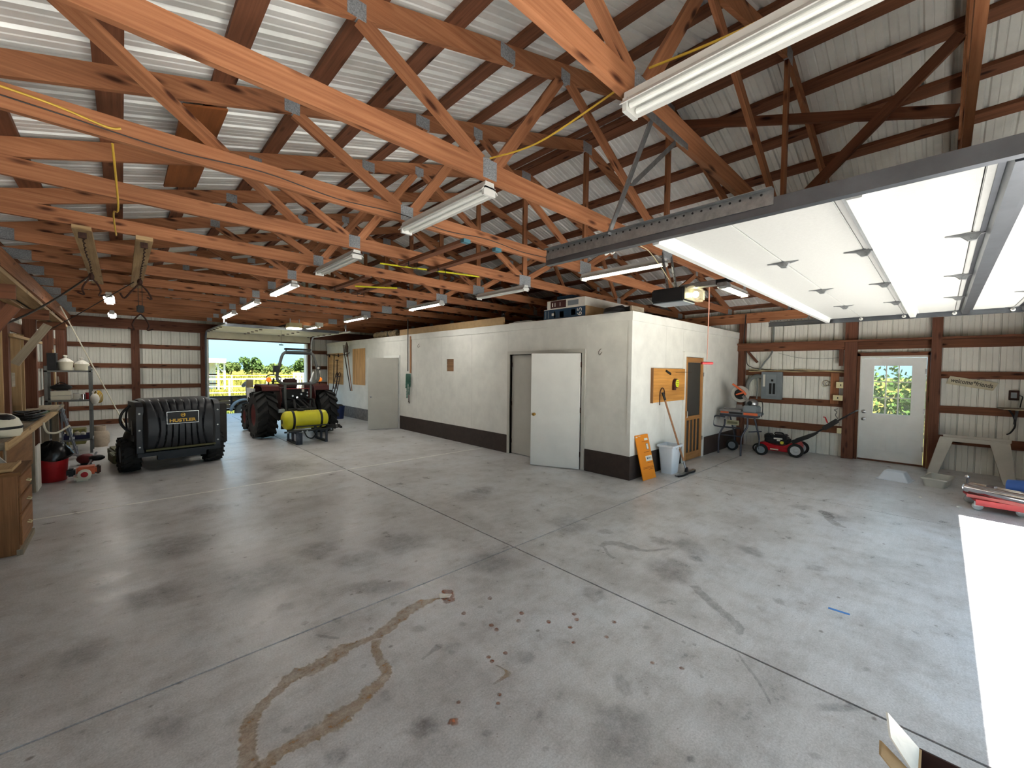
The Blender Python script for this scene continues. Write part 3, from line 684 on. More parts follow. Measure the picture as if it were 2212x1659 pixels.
# ---- entry door in the right wall, nine panes
d4 = thing('door_4', 'white entry door with nine glass panes between brown posts', 'door', kind='structure')
M_ENTRY = plain('entry_door_paint', srgb(236, 238, 236), .45, 0, .04, 3)
xd = XR - .05
for u0, u1, v0, v1 in ((.20, .385, .03, 2.06), (.935, 1.115, .03, 2.06), (.385, .935, .03, .93), (.385, .935, 1.935, 2.06)):
    pass
mb = MB()
for u0, u1, v0, v1 in minus(.19, 1.125, .03, 2.06, [(.385, .925, .955, 1.905)]): mb.box(xd, xd + .04, u0, u1, v0, v1)
mb.build('door_slab', M_ENTRY, d4)
for a, b in ((.145, .185), (1.13, 1.17)): MB().box(xd - .02, xd + .06, a, b, 0, 2.10).build('jamb', M_WHITE, d4)
MB().box(xd - .02, xd + .06, .185, 1.13, 2.065, 2.10).build('jamb', M_WHITE, d4)
for a, b in ((.142, .03 + .142 + .005), (1.14, 1.185)): MB().box(xd - .06, xd - .021, a, b, 0, 2.16).build('brown_casing', M_GIRT, d4)
MB().box(xd - .06, xd - .021, .142, 1.185, 2.10, 2.17).build('brown_casing', M_GIRT, d4)
MB().box(xd - .02, xd + .06, .145, 1.17, 0, .028).build('threshold', M_POST, d4)
for u0, u1, v0, v1 in ((.36, .385, .93, 1.93), (.925, .95, .93, 1.93), (.385, .925, .93, .955), (.385, .925, 1.905, 1.93)): MB().box(xd - .008, xd + .0, u0, u1, v0, v1).build('window_frame', M_ENTRY, d4)
for k in (1, 2):
    u = .385 + .54 * k / 3; MB().box(xd + .006, xd + .034, u - .009, u + .009, .955, 1.905).build('muntin', M_WHITE, d4)
    v = .955 + .95 * k / 3; MB().box(xd + .007, xd + .033, .385, .925, v - .009, v + .009).build('muntin', M_WHITE, d4)
M_GLASS, t, b = _mat('clear_glass'); b.inputs['Base Color'].default_value = (.95, .97, .96, 1); b.inputs['Alpha'].default_value = .12; b.inputs['Roughness'].default_value = .03
for i in range(3):
    for j in range(3):
        u0 = .385 + .18 * i + .010; v0 = .955 + .95 / 3 * j + .010
        MB().box(xd + .018, xd + .022, u0, u0 + .16, v0, v0 + .2967).build('pane', M_GLASS, d4)
for u0 in (.37, .70):
    for q in (0, .02):
        mb = MB(); a, b2_, c, d = u0 + q, u0 + .21 - q, .20 + q, .76 - q
        for w in ((a, b2_, c, c + .008), (a, b2_, d - .008, d), (a, a + .008, c + .008, d - .008), (b2_ - .008, b2_, c + .008, d - .008)): mb.box(xd - .009, xd, *w)
        mb.build('panel_moulding', M_ENTRY, d4)
for z in (.98, .83): MB().lathe([(.032, 0), (.032, -.008), (.014, -.012), (.014, -.03), (.028, -.04), (.03, -.055), (.01, -.064)], (xd, 1.06, z), (1, 0, 0), 18).build('knob' if z < .9 else 'deadbolt', M_STEEL, d4, True)
for z in (.28, 1.0, 1.75): MB().box(xd - .006, xd, .186, .21, z, z + .1).build('hinge', M_STEEL, d4)

# ================================================================ RAISED GARAGE DOOR over the near opening
d5 = thing('door_5', 'raised white sectional garage door hanging level under the trusses', 'door', kind='structure')
ZD = 2.53; seams = [1.205, .80, .365, -.09, -.55, -1.0]; GX0, GX1 = 2.23, 7.44
for a, b in zip(seams, seams[1:]): MB().box(GX0, GX1, b + .002, a - .002, ZD, ZD + .04).build('section', M_DOORPANEL, d5, bevel=.003)
M_STRUT = plain('white_strut_steel', srgb(214, 216, 214), .35, .3, .05, 5)
def strut(y, mat, w=.075, d=.05):
    mb = MB(); pr = [(-w / 2, 0), (-w / 2 + .012, -d), (w / 2 - .012, -d), (w / 2, 0)]
    mb.prism([(y + u, ZD - .0005 + v) for u, v in pr], 'x', GX0 + .01, GX1 - .01)
    for a in (-w / 2 - .02, w / 2): mb.box(GX0 + .01, GX1 - .01, y + a, y + a + .02, ZD - .0035, ZD - .0008)
    return mb.build('strut', mat, d5)
strut(1.16, M_STRUT, .06, .055); strut(.278, M_STRUT); strut(-.178, M_TRACK); strut(-.64, M_TRACK)
def hinge(x, y):
    mb = MB().prism([(x - .035, y - .012), (x + .035, y - .012), (x + .012, y + .10), (x - .012, y + .10)], 'z', ZD - .004, ZD - .001)
    mb.prism([(y - .09, ZD), (y + .10, ZD), (y + .04, ZD - .012), (y + .012, ZD - .04), (y - .02, ZD - .04), (y - .035, ZD - .012)], 'x', x - .014, x + .014)
    mb.cyl((x - .022, y - .004, ZD - .026), (x + .022, y - .004, ZD - .026), .009, 8)
    return mb.build('hinge', M_GALV, d5)
for y in seams[1:5]:
    for x in (3.42, 4.77, 6.08): hinge(x, y)
    for x in (GX0 + .03, GX1 - .03):
        s = -1 if x < 4 else 1
        mb = MB().box(x - .03, x + .03, y - .05, y + .07, ZD - .004, ZD); mb.cyl((x, y, ZD - .022), (x + s * .10, y, ZD - .022), .007, 8); mb.build('roller_bracket', M_GALV, d5)
        MB().lathe([(.008, -.014), (.02, -.012), (.022, 0), (.02, .012), (.008, .014)], (x + s * .09, y, ZD - .022), (1, 0, 0), 14).build('roller', M_WHITE, d5, True)
for x, s in ((GX0 - .055, 1), (GX1 + .055, -1)):
    z = ZD - .022
    prof = [(x + s * .022, z + .034), (x - s * .02, z + .034), (x - s * .02, z - .034), (x + s * .022, z - .034), (x + s * .022, z - .031), (x - s * .017, z - .031), (x - s * .017, z + .031), (x + s * .022, z + .031)]
    MB().prism(prof, 'y', -1.0, 1.93).build('track', M_TRACK, d5)
    pts = [(x, -1.0 - .17 * math.sin(a), z - .17 + .17 * math.cos(a)) for a in [i * PI / 2 / 6 for i in range(7)]] + [(x, -1.17, .05)]
    MB().tube(pts, .026, 6).build('track', M_TRACK, d5)
    # perforated angle riding on the track
    mb = MB(); xa = x - s * .024
    mb.box(xa - .0015, xa + .0015, .55, 1.92, z + .0, z + .07); mb.box(min(xa, xa - s * .035), max(xa, xa - s * .035), .55, 1.92, z + .068, z + .071)
    mb.build('track_angle', M_GALV, d5)
    hb = MB()
    for k in range(30): hb.cyl((xa - .003, .6 + k * .045, z + .055), (xa + .003, .6 + k * .045, z + .055), .006, 6)
    hb.build('slot_row', M_BLACK, d5)
def perf(p0, p1, parent, name='hanger', w=.032):
    """punched angle iron with holes along it"""
    p0, p1 = Vector(p0), Vector(p1); d = (p1 - p0).normalized(); q = d.cross(Vector((1, 0, 0)))
    q = q.normalized() if q.length > .5 else Vector((0, -1, 0))
    mb = MB().beam(p0, p1, .003, w, q); x = d.cross(q) * (w / 2); mb.beam(p0 + x + q * w / 2, p1 + x + q * w / 2, w, .003, q)
    o = mb.build(name, M_GALV, parent); hb = MB(); n = int((p1 - p0).length / .045)
    for k in range(n):
        c = p0 + d * (.03 + k * .045); hb.cyl(c - Vector((.0025, 0, 0)), c + Vector((.0025, 0, 0)), .007, 6)
    hb.build('hole_row', M_BLACK, o); return o
xa = GX0 - .08
perf((xa, 1.16, 3.13), (xa, 1.42, ZD + .04), d5); perf((2.45, 1.17, 3.12), (xa + .03, 1.29, 2.83), d5)
perf((1.97, 1.12, 3.118), (2.50, 1.12, 3.118), d5, 'hanger_plate', .036)
perf((GX1 + .09, 1.16, 3.13), (GX1 + .09, 1.42, ZD + .04), d5)
# ================================================================ OUTDOORS beyond the far door, and the apron by the near door
m, t, b = _mat('dry_field_grass'); obj = nd(t, 'ShaderNodeTexCoord').outputs['Object']
n1 = noise(t, obj, .35, 5, .6); n2 = noise(t, mapping(t, obj, (1, 4, 1)), 1.5, 6, .8)
c = ramp(t, n1, [(.35, srgb(58, 62, 26)), (.5, srgb(84, 80, 34)), (.65, srgb(104, 92, 48))])
c = mixc(t, .6, c, mixc(t, 1, c, ramp(t, n2, [(.3, (.5, .55, .4, 1)), (.7, (1.15, 1.1, 1.0, 1))]), 'MULTIPLY'))
lk(t, c, b.inputs['Base Color']); b.inputs['Roughness'].default_value = .95; b.inputs['Specular IOR Level'].default_value = .05
M_FIELD = m
gr = MB().box(-260, 260, -160, 330, -.6, -.3).build('ground', M_FIELD)
tag(gr, 'dry yellow-green field stretching away outside the shed', 'ground', kind='structure')
M_APRON = plain('gravel_apron', srgb(214, 212, 206), .9, 0, .2, 30)
ap = MB().box(XL - 5, XR + 5, -22, YN - .1, -.3, -.02).build('driveway', M_APRON); tag(ap, 'unseen gravel drive outside the near garage opening, paled and widened to bounce sunlight in', 'driveway', kind='structure')  # out of view; colour and size raised so sunlight bounces indoors
ap2 = MB().box(FX0 - .6, FX1 + 1.5, YF + .1, YF + 1.2, -.3, -.004).build('doorstep_slab', M_CONC); tag(ap2, 'concrete apron just outside the far garage opening', 'slab', kind='structure')
# grass tufts by the far apron and taller weeds behind the pipe fence
M_GREEN = plain('green_grass_blade', srgb(62, 88, 34), .8, 0, .25, 3, spec=.1); M_WEED = plain('yellow_weed_blade', srgb(104, 102, 40), .8, 0, .25, 3, spec=.1)
def tuftfield(name, label, cat, mat, region, n, h, w, parent=None):
    mb = MB(); x0, x1, y0, y1, z = region
    for _ in range(n):
        x, y = random.uniform(x0, x1), random.uniform(y0, y1); hh = h * random.uniform(.5, 1.2); a = random.uniform(0, PI); ww = w * random.uniform(.6, 1.2)
        lx, ly = random.uniform(-.4, .4) * hh, random.uniform(-.4, .4) * hh; ca, sa = math.cos(a) * ww, math.sin(a) * ww
        i = mb.add([(x - ca, y - sa, z), (x + ca, y + sa, z), (x + lx * .5 + ca * .6, y + ly * .5 + sa * .6, z + hh * .6), (x + lx, y + ly, z + hh), (x + lx * .5 - ca * .6, y + ly * .5 - sa * .6, z + hh * .6)])
        mb.face((i, i + 1, i + 2, i + 3, i + 4))
    o = mb.build(name, mat); tag(o, label, cat, kind='stuff'); return o
tuftfield('grass', 'green grass growing at the edge of the far apron', 'grass', M_GREEN, (1.6, 9, YF + 1.2, YF + 4.2, -.3), 2600, .22, .012)
tuftfield('weeds', 'tall yellow weeds behind the white pipe fence', 'weeds', M_WEED, (-3, 14, 26.2, 31, -.3), 6000, .75, .028)
tuftfield('weeds', 'pale dry grass across the middle of the field', 'weeds', M_WEED, (-10, 40, 52, 95, -.3), 7000, .7, .09)

# white pipe fence
M_PIPE = plain('white_pipe_paint', srgb(222, 224, 224), .4, .0, .05, 6)
fe = thing('pipe_fence', 'white four-rail pipe fence crossing behind the trailer', 'fence', (0, 25.6, 0))
for z in (.06, .38, .70, 1.07): MB().tube([(-4, 0, z), (4.2, 0, z), (13, 0, z)], .036 if z > 1 else .024, 8).build('rail', M_PIPE, fe, True)
for x in (-3.6, -1.2, 1.2, 4.05, 6.5, 8.8, 11.3): MB().cyl((x, 0, -.3), (x, 0, 1.1), .042, 10).build('fence_post', M_PIPE, fe, True)
fe2 = thing('wire_fence', 'thin pale rail fence far out in the field', 'fence', (0, 40, 0))
for z in (.75, 1.0): MB().cyl((-6, 0, z), (22, 0, z), .02, 6).build('rail', M_PIPE, fe2)
for k in range(12): MB().cyl((-6 + k * 2.5, 0, -.3), (-6 + k * 2.5, 0, 1.05), .035, 6).build('fence_post', M_PIPE, fe2)
ga = thing('panel_gate', 'white slatted stock panel standing by the right edge of the far opening', 'gate', (6.55, 23.5, -.3), math.radians(35))
for k in range(9): MB().box(k * .22, k * .22 + .07, -.02, .02, .45, 1.75).build('slat', M_PIPE, ga)
MB().box(0, 1.9, .02, .05, 1.66, 1.75).build('rail', M_PIPE, ga); MB().box(0, 1.9, .02, .05, .40, .48).build('rail', M_PIPE, ga)
for x in (.05, 1.82): MB().box(x - .03, x + .03, .02, .06, 0, 1.7).build('fence_post', M_PIPE, ga)

# open-fronted shed
M_SHEDW = plain('shed_white_steel', srgb(206, 208, 210), .5, 0, .06, 3); M_SHEDB = plain('shed_brown_frame', srgb(62, 50, 46), .7, 0, .15, 6)
sh = thing('field_shed', 'small white steel shed with a flat roof outside, left in the far opening', 'shed', (4.09, 44.0, -.3))
MB().box(-3.0, 2.6, -.3, 4.2, 2.62, 2.74).build('roof', M_SHEDW, sh); MB().box(-3.0, 2.6, -.34, -.3, 2.35, 2.74).build('fascia', M_SHEDW, sh)
def shedwall():
    a = -3.0
    while a < 1.9:
        MB().box(a, a + .22, 1.02, 1.06, 0, 2.35).build('wall_panel', M_SHEDW, sh); a += .24
shedwall()
for x in (-.2, 2.0, 2.45): MB().box(x, x + .14, 0, .14, 0, 2.62).build('post', M_SHEDB if x < 2 else M_SHEDW, sh)
for z in (.45, 1.25): MB().box(-3, 2.1, .98, 1.015, z, z + .1).build('girt', M_SHEDB, sh)
MB().beam((1.6, .05, 2.45), (2.4, .05, 1.6), .06, .09).build('brace', M_SHEDW, sh)

# trees on the horizon
M_LEAF = plain('tree_foliage', srgb(60, 78, 40), .9, 0, .3, .8, spec=.05); M_LEAF2 = plain('tree_foliage_light', srgb(78, 92, 48), .9, 0, .3, .8, spec=.05); M_BARK = plain('bark', srgb(72, 62, 52), .9, 0, .2, 4)
def foliage(c, r, n, size, seed, sc=(1, 1, .8)):
    rnd = random.Random(seed); mb = MB()
    lumps = [(Vector((rnd.uniform(-.6, .6) * r * sc[0], rnd.uniform(-.6, .6) * r * sc[1], rnd.uniform(-.55, .6) * r * sc[2])), r * rnd.uniform(.32, .6)) for _ in range(14)]
    for _ in range(n):
        l, lr = lumps[rnd.randrange(14)]; d = Vector((rnd.gauss(0, 1), rnd.gauss(0, 1), rnd.gauss(0, 1))).normalized() * lr * rnd.uniform(.7, 1.05)
        p = Vector(c) + l + d; a = Vector((rnd.gauss(0, 1), rnd.gauss(0, 1), rnd.gauss(0, 1))).normalized(); q = a.cross(Vector((rnd.gauss(0, 1), rnd.gauss(0, 1), .3))).normalized()
        s = size * rnd.uniform(.6, 1.3); i = mb.add([p - a * s, p + q * s * .55, p + a * s, p - q * s * .55]); mb.face((i, i + 1, i + 2, i + 3))
    return mb
tl = ['broad round-topped tree on the horizon, left of the far treeline', 'tall spreading tree rising highest on the far treeline', 'low bushy tree between taller ones on the far treeline', 'rounded tree just left of the tractor roll bar on the far treeline',
      'tree framed inside the tractor roll bar on the far treeline', 'small tree at the right end of the far treeline', 'low thicket tree behind the white shed', 'dense tree right of the tractor roll bar on the far treeline']
for k, (x, y, h, w) in enumerate([(19, 118, 3.0, 5), (24.5, 124, 4.5, 6), (29, 122, 3.0, 5), (33.5, 114, 3.6, 6), (38.5, 125, 4.4, 6), (44, 122, 3.4, 6), (13, 120, 3.2, 5), (50, 124, 3.8, 7)]):
    tr = thing('tree', tl[k], 'tree', (x, y, -.3), group='trees on the horizon')
    foliage((0, 0, h * .58), h * .5, 1500, .30, k, (w / h * 1.1, 1, .85)).build('crown', M_LEAF if k % 2 else M_LEAF2, tr)
    MB().tube([(0, 0, 0), (.1, 0, h * .3), (0, .1, h * .6)], [.16, .12, .06], 8).build('trunk', M_BARK, tr)
tk = MB()
for k in range(26):
    f = foliage((-10 + k * 5 + random.uniform(-1.5, 1.5), 134, 1.0), 1.9, 300, .34, 100 + k, (1.7, .8, .8)); o = len(tk.V); tk.V += f.V; tk.F += [tuple(i + o for i in q) for q in f.F]; tk.U += f.U
tk = tk.build('hedgerow', M_LEAF2); tag(tk, 'low green hedgerow along the horizon behind the field', 'hedgerow', kind='stuff')
# shrubs outside the entry door, seen through its panes
for k, (x, y, z, r, lab) in enumerate([(13.2, .3, 1.3, .9, 'leafy shrub just outside the entry door panes, lower middle'), (16.2, -1.6, 2.4, 1.7, 'leafy shrub outside the entry door, right side of the panes'), (16.4, 2.4, 2.4, 1.7, 'leafy shrub outside the entry door, left side of the panes')]):
    s_ = thing('shrub', lab, 'shrub', (x, y, -.3), group='shrubs outside the entry door')
    foliage((0, 0, z), r, 900, .075, 300 + k).build('foliage', M_GREEN, s_)
    MB().tube([(0, 0, 0), (.05, .05, z)], [.05, .02], 6).build('stem', M_BARK, s_)

# utility trailer outside
tl_ = thing('utility_trailer', 'flat wooden-sided utility trailer parked outside the far opening', 'trailer', (0, 0, 0))
M_TRW = wood('trailer_boards', srgb(86, 74, 66), srgb(126, 112, 100))
for k in range(3): MB().box(-.9, 5.2, 18.86, 18.9, .14 + k * .145, .28 + k * .145).build('side_board', M_TRW, tl_)
MB().box(-.9, 5.2, 18.80, 18.86, .575, .62).build('top_rail', M_BLKSTEEL, tl_); MB().box(-.9, 5.2, 18.8, 18.9, .05, .13).build('frame_rail', M_BLKSTEEL, tl_)
for x in (.2, 1.6, 3.0, 4.6): MB().box(x, x + .06, 18.78, 18.855, .06, .60).build('stake', M_BLKSTEEL, tl_)
MB().box(-.9, 5.2, 18.9, 20.6, .05, .13).build('bed', M_TRW, tl_)
MB().lathe([(.16, -.09), (.28, -.1), (.325, -.07), (.33, 0), (.325, .07), (.28, .1), (.16, .09)], (3.43, 18.62, .03), (0, 1, 0), 28, False).build('tyre', plain('grey_tyre', srgb(96, 96, 94), .8, 0, .1, 9), tl_, True)
MB().lathe([(.02, -.10), (.10, -.095), (.17, -.06), (.165, .05)], (3.43, 18.62, .03), (0, 1, 0), 20).build('wheel', M_PIPE, tl_, True)
mb = MB(); A = [i * PI / 14 for i in range(15)]
mb.prism([(3.43 + .47 * math.cos(a), .05 + .45 * math.sin(a)) for a in A] + [(3.43 + .42 * math.cos(a), .05 + .40 * math.sin(a)) for a in A[::-1]], 'y', 18.46, 18.79); mb.build('fender', M_GREY, tl_)
# ================================================================ FLUORESCENT SHOP LIGHTS under the trusses
def shop_light(label, x, y0, y1, lit, along='y', tube_mat=None, z=3.06, group=None):
    L = abs(y1 - y0)
    if along == 'y': o = thing('shop_light', label, 'light', (x, min(y0, y1), z), 0, group or 'fluorescent shop lights under the trusses')
    else: o = thing('shop_light', label, 'light', (max(y0, y1), x, z), PI / 2, group or 'fluorescent shop lights under the trusses')
    MB().prism([(-.04, .075), (.04, .075), (.045, .04), (.082, .0), (.079, -.004), (.042, .028), (-.042, .028), (-.079, -.004), (-.082, .0), (-.045, .04)], 'y', 0, L).build('reflector', M_FIX, o)
    for e in (.012, L - .012):
        MB().box(-.055, .055, e - .012, e + .012, -.026, .04).build('end_cap', M_FIX, o)
    for s in (-.032, .032):
        MB().cyl((s, .03, .002), (s, L - .03, .002), .0135, 10).build('tube', (M_LIT if lit == 1 else M_LITW if lit else M_TUBEOFF), o, True)
    MB().box(-.02, .02, .1, .13, .075, .085).box(-.02, .02, L - .13, L - .1, .075, .085).build('hanger_clip', M_GALV, o)
    return o
LZ = 3.055
shop_light('long white unlit shop light nearest the camera, upper right beside the door track', 1.88, -.16, 1.14, 0)
shop_light('white unlit shop light hung below the second truss, centre of the ceiling', 2.0, 2.36, 3.60, 0)
shop_light('white unlit shop light in the left row, just beyond the centre one', 2.03, 4.80, 6.08, 0)
shop_light('lit twin-tube shop light in the left row, third from the camera along the ceiling middle', 2.03, 7.22, 8.50, 1)
shop_light('lit twin-tube shop light in the left row, second from the far door', 2.03, 9.72, 10.98, 1)
shop_light('lit twin-tube shop light in the left row, nearest the far door', 2.03, 12.12, 13.4, 1)
shop_light('lit yellowish shop light hung left of the door opener motor', 4.85, 2.38, 3.62, 2)
shop_light('unlit shop light above the boxes, second in the right-hand row', 4.82, 4.74, 5.97, 0)
shop_light('lit shop light in the right-hand row above the closed end of the white wall', 4.72, 7.04, 8.27, 1)
shop_light('lit shop light in the right-hand row before the far door, second from its end', 4.66, 10.5, 11.8, 1)
shop_light('small-looking lit shop light right beside the far opener motor', 4.66, 14.1, 15.3, 1)
shop_light('short lit shop light running crosswise right of the opener motor', 2.377, 6.74, 7.78, 2, 'x')
shop_light('lit shop light over the left wall shelves, nearer of the two', -.16, 11.0, 12.25, 1)
shop_light('lit shop light over the left wall, farther of the two', -.16, 14.6, 15.8, 1)
# ================================================================ VEHICLES
def tyre(parent, c, R, w, r, lug=0, lugh=.03, mat=M_RUBBER, rim=None, ang=.5, name='tyre', lw=.05):
    """wheel with axle along x"""
    c = Vector(c); h = w / 2
    mb = MB().lathe([(r, -h * .8), (r + .02, -h * .95), ((r + R) / 2, -h), (R - .03, -h * .93), (R - .006, -h * .75), (R, -h * .3), (R, h * .3), (R - .006, h * .75), (R - .03, h * .93), ((r + R) / 2, h), (r + .02, h * .95), (r, h * .8)], c, (1, 0, 0), 40, False)
    if lug:
        for k in range(lug):
            for s in (-1, 1):
                a = 2 * PI * (k + (.5 if s > 0 else 0)) / lug
                def pt(u, rr, da): return c + Vector((u, math.cos(a + da) * rr, math.sin(a + da) * rr))
                d0 = 0; d1 = ang * w / R; q = lw / R / 2
                ro = R + lugh; ri = R - .02
                mb.hexa([pt(s * .005, ri, d0 - q), pt(s * .005, ri, d0 + q), pt(s * h * 1.0, ri - .02, d1 + q), pt(s * h * 1.0, ri - .02, d1 - q),
                         pt(s * .005, ro, d0 - q), pt(s * .005, ro, d0 + q), pt(s * h * 1.0, ro - .012, d1 + q), pt(s * h * 1.0, ro - .012, d1 - q)])
    t = mb.build(name, mat, parent, True, 30)
    MB().lathe([(.04, -h * .35), (r * .35, -h * .35), (r * .75, -h * .55), (r * .97, -h * .8), (r * 1.0, -h * .82), (r * 1.0, h * .82), (r * .97, h * .8), (r * .75, h * .5), (.05, h * .3)], c, (1, 0, 0), 28).build('rim', rim or M_GREY, parent, True)
    return t

# ---- zero-turn mower with a grass catcher
mo = thing('riding_mower', 'black riding mower seen from behind with a ribbed grass catcher and a lettered plate', 'mower', (.655, 9.28, 0), math.radians(8))
M_DECK = plain('olive_deck_paint', srgb(88, 86, 48), .6, 0, .15, 8); M_CATCH = plain('black_moulded_plastic', srgb(36, 37, 41), .42, 0, .1, 6)
M_GOLD = plain('gold_print', srgb(214, 168, 40), .4, 0, .03, 6); M_BOLT = plain('zinc_bolt', srgb(214, 214, 212), .3, .6, .03, 6)
tyre(mo, (-.60, 0, .285), .285, .25, .14, 18, .012, ang=.25, lw=.035); tyre(mo, (.545, 0, .285), .285, .25, .14, 18, .012, ang=.25, lw=.035)
for s in (-.42, .42): tyre(mo, (s, 1.45, .15), .15, .12, .07, 0)
MB().box(-.70, .70, .55, 1.30, .12, .26).build('deck', M_DECK, mo, bevel=.03); MB().box(-.76, -.70, .25, .75, .10, .24).build('deck_skirt', M_DECK, mo, bevel=.01)
MB().box(-.40, .40, -.25, 1.5, .27, .42).build('chassis', M_BLKSTEEL, mo, bevel=.02); MB().box(-.26, .26, -.1, .30, .42, .78).build('engine', M_BLACK, mo, bevel=.03)
MB().box(-.26, .26, .35, .85, .45, .60).box(-.25, .25, .32, .44, .6, 1.02).build('seat', M_BLACK, mo, bevel=.05)
for s in (-1, 1): MB().tube(spline([(s * .50, .75, .55), (s * .52, .72, .85), (s * .50, .45, 1.02), (s * .25, .42, 1.04)], 4), .016, 8).build('control_lever', M_BLACK, mo, True)
MB().tube(spline([(-.56, -.18, .62), (-.66, -.2, .72), (-.72, -.2, .84), (-.70, -.2, .98), (-.60, -.2, 1.10)], 4), .019, 8).build('lift_handle', M_BLACK, mo, True)
MB().sphere((-.55, -.02, .52), .16, 14, 10, (.8, 1.1, 1.3)).build('side_fender', M_BLACK, mo, True)
# catcher hood: ribbed, pinched in at the middle
mb = MB(); NU, NV = 120, 26; ribs = [-.78, -.55, -.33, -.11, .11, .33, .55, .78]
prof = [(-.30, .30), (-.42, .36), (-.47, .50), (-.485, .72), (-.455, .95), (-.38, 1.10), (-.24, 1.17), (.0, 1.19), (.22, 1.17), (.26, 1.0)]
pp = spline([(0, a, b) for a, b in prof], 4); NV = len(pp)
for j, p in enumerate(pp):
    v = j / (NV - 1)
    for i in range(NU + 1):
        u = -1 + 2 * i / NU; pin = 1 - .24 * math.sin(PI * min(1, max(0, (p.z - .3) / .87)))
        sx_ = u / pin; y, z = p.y, p.z
        plate = abs(u) < .46 and .76 < z < 1.0 and y < -.3
        g = 0 if plate else max([max(0, 1 - abs(sx_ - c) / .022) for c in ribs])
        edge = max(0, (abs(u) - .9) / .1); y += .028 * min(1, g * 1.5) + edge * .05; z -= edge * .02
        mb.V.append((u * .485, y, z))
for j in range(NV - 1):
    for i in range(NU):
        a = j * (NU + 1) + i; mb.face((a, a + 1, a + NU + 2, a + NU + 1))
hood = mb.build('catcher_hood', M_CATCH, mo, True, 50)
for s in (-1, 1):
    MB().prism([(-.40, .30), (-.40, 1.08), (-.30, 1.15), (.24, 1.15), (.24, .45), (-.1, .30)], 'x', s * .475, s * .565).build('side_flange', M_CATCH, mo, bevel=.004)
    for z, y in ((.43, -.412), (.70, -.432), (.97, -.405)): MB().lathe([(.016, .012), (.016, 0), (.011, -.006), (.002, -.008)], (s * .528, -.405, z), (0, 1, 0), 10).build('bolt', M_BOLT, mo, True)
MB().box(-.56, .56, -.44, -.34, .275, .335).build('bumper_rail', M_BLKSTEEL, mo, bevel=.006); MB().box(-.46, .48, -.46, -.44, .36, .39).build('grass_ledge', M_DECK, mo, label='dried grass clippings on the hood ledge')
for k in range(7): MB().cyl((-.15 + k * .06, -.36, .24), (-.15 + k * .06, -.30, .24), .022, 10).build('hitch_hole', M_BLACK, mo)
MB().box(-.30, .36, -.37, -.28, .19, .275).build('hitch_plate', M_BLKSTEEL, mo)
pl = MB().box(-.205, .225, -.503, -.494, .785, .985).build('name_plate', M_BLACK, mo, bevel=.003)
mb = MB()
for b in ((-.205, .225, .98, .985), (-.205, .225, .785, .79), (-.205, -.2, .79, .98), (.22, .225, .79, .98)): mb.box(b[0], b[1], -.5045, -.5025, b[2], b[3])
mb.build('plate_border', M_BOLT, pl)
text('HUSTLER', .07, M_GOLD, pl, face_mat((.01, -.5035, .835), (1, 0, 0), (0, 0, 1)), width=.36, bold=.003)
MB().torus((.01, -.5035, .925), .03, .004, (0, 1, 0), 24, 6).build('emblem_ring', M_GOLD, pl)
text('H', .055, M_GOLD, pl, face_mat((.01, -.5035, .925), (1, 0, 0), (0, 0, 1)), name='emblem', bold=.003, width=.045)
A = [(.0, .30), (.05, .30), (.30, .34), (.40, .50), (.42, .70), (.36, .92), (.22, 1.03), (.0, 1.05)]
MB().prism([(a - .05, b) for a, b in A], 'x', .575, .78).build('discharge_boot', plain('brown_black_boot', srgb(48, 42, 38), .7, 0, .2, 10), mo, bevel=.02)
for z in (.45, .62, .8): MB().box(.60, .79, .33, .39, z, z + .02).build('boot_rib', M_BLACK, mo)
for s in (-1, 1): MB().cyl((s * .585, -.2, .62), (s * .592, -.22, .85), .008, 6).build('latch_rod', M_STEEL, mo)

# ---- tractor
def amber_():
    if 'amber_lens' not in MATS:
        m = emit('amber_lens', (1.0, .3, .03), .12); m.node_tree.nodes['Principled BSDF'].inputs['Base Color'].default_value = srgb(232, 110, 20)
    return MATS['amber_lens']
tt = thing('tractor', 'red compact tractor with roll bar and big lugged rear tyres, seen from behind', 'tractor', (3.2, 11.5, 0), math.radians(1))
M_TRED = plain('dark_red_paint', srgb(74, 22, 20), .45, 0, .15, 6); M_RIMRED = plain('red_rim', srgb(104, 38, 36), .6, 0, .15, 6); M_ROPS = plain('grey_roll_bar', srgb(92, 94, 92), .45, .2, .1, 6)
M_MECH = plain('greasy_black_iron', srgb(20, 19, 19), .6, .3, .3, 18)
for s in (-1, 1): tyre(tt, (s * .715, 0, .578), .515, .44, .27, 16, .062, rim=M_RIMRED, ang=.42, lw=.085)
for s in (-1, 1): tyre(tt, (s * .62, 1.75, .37), .345, .28, .19, 15, .025, rim=M_RIMRED, ang=.4, lw=.05)
MB().box(-.26, .26, .1, 2.3, .42, .82).build('chassis', M_MECH, tt, bevel=.04); MB().box(-.55, .55, -.18, .18, .42, .72).build('rear_axle', M_MECH, tt, bevel=.04)
MB().prism([(.75, .82), (2.35, .82), (2.4, 1.05), (2.2, 1.22), (.8, 1.30)], 'x', -.32, .32).build('hood', M_TRED, tt, bevel=.03)
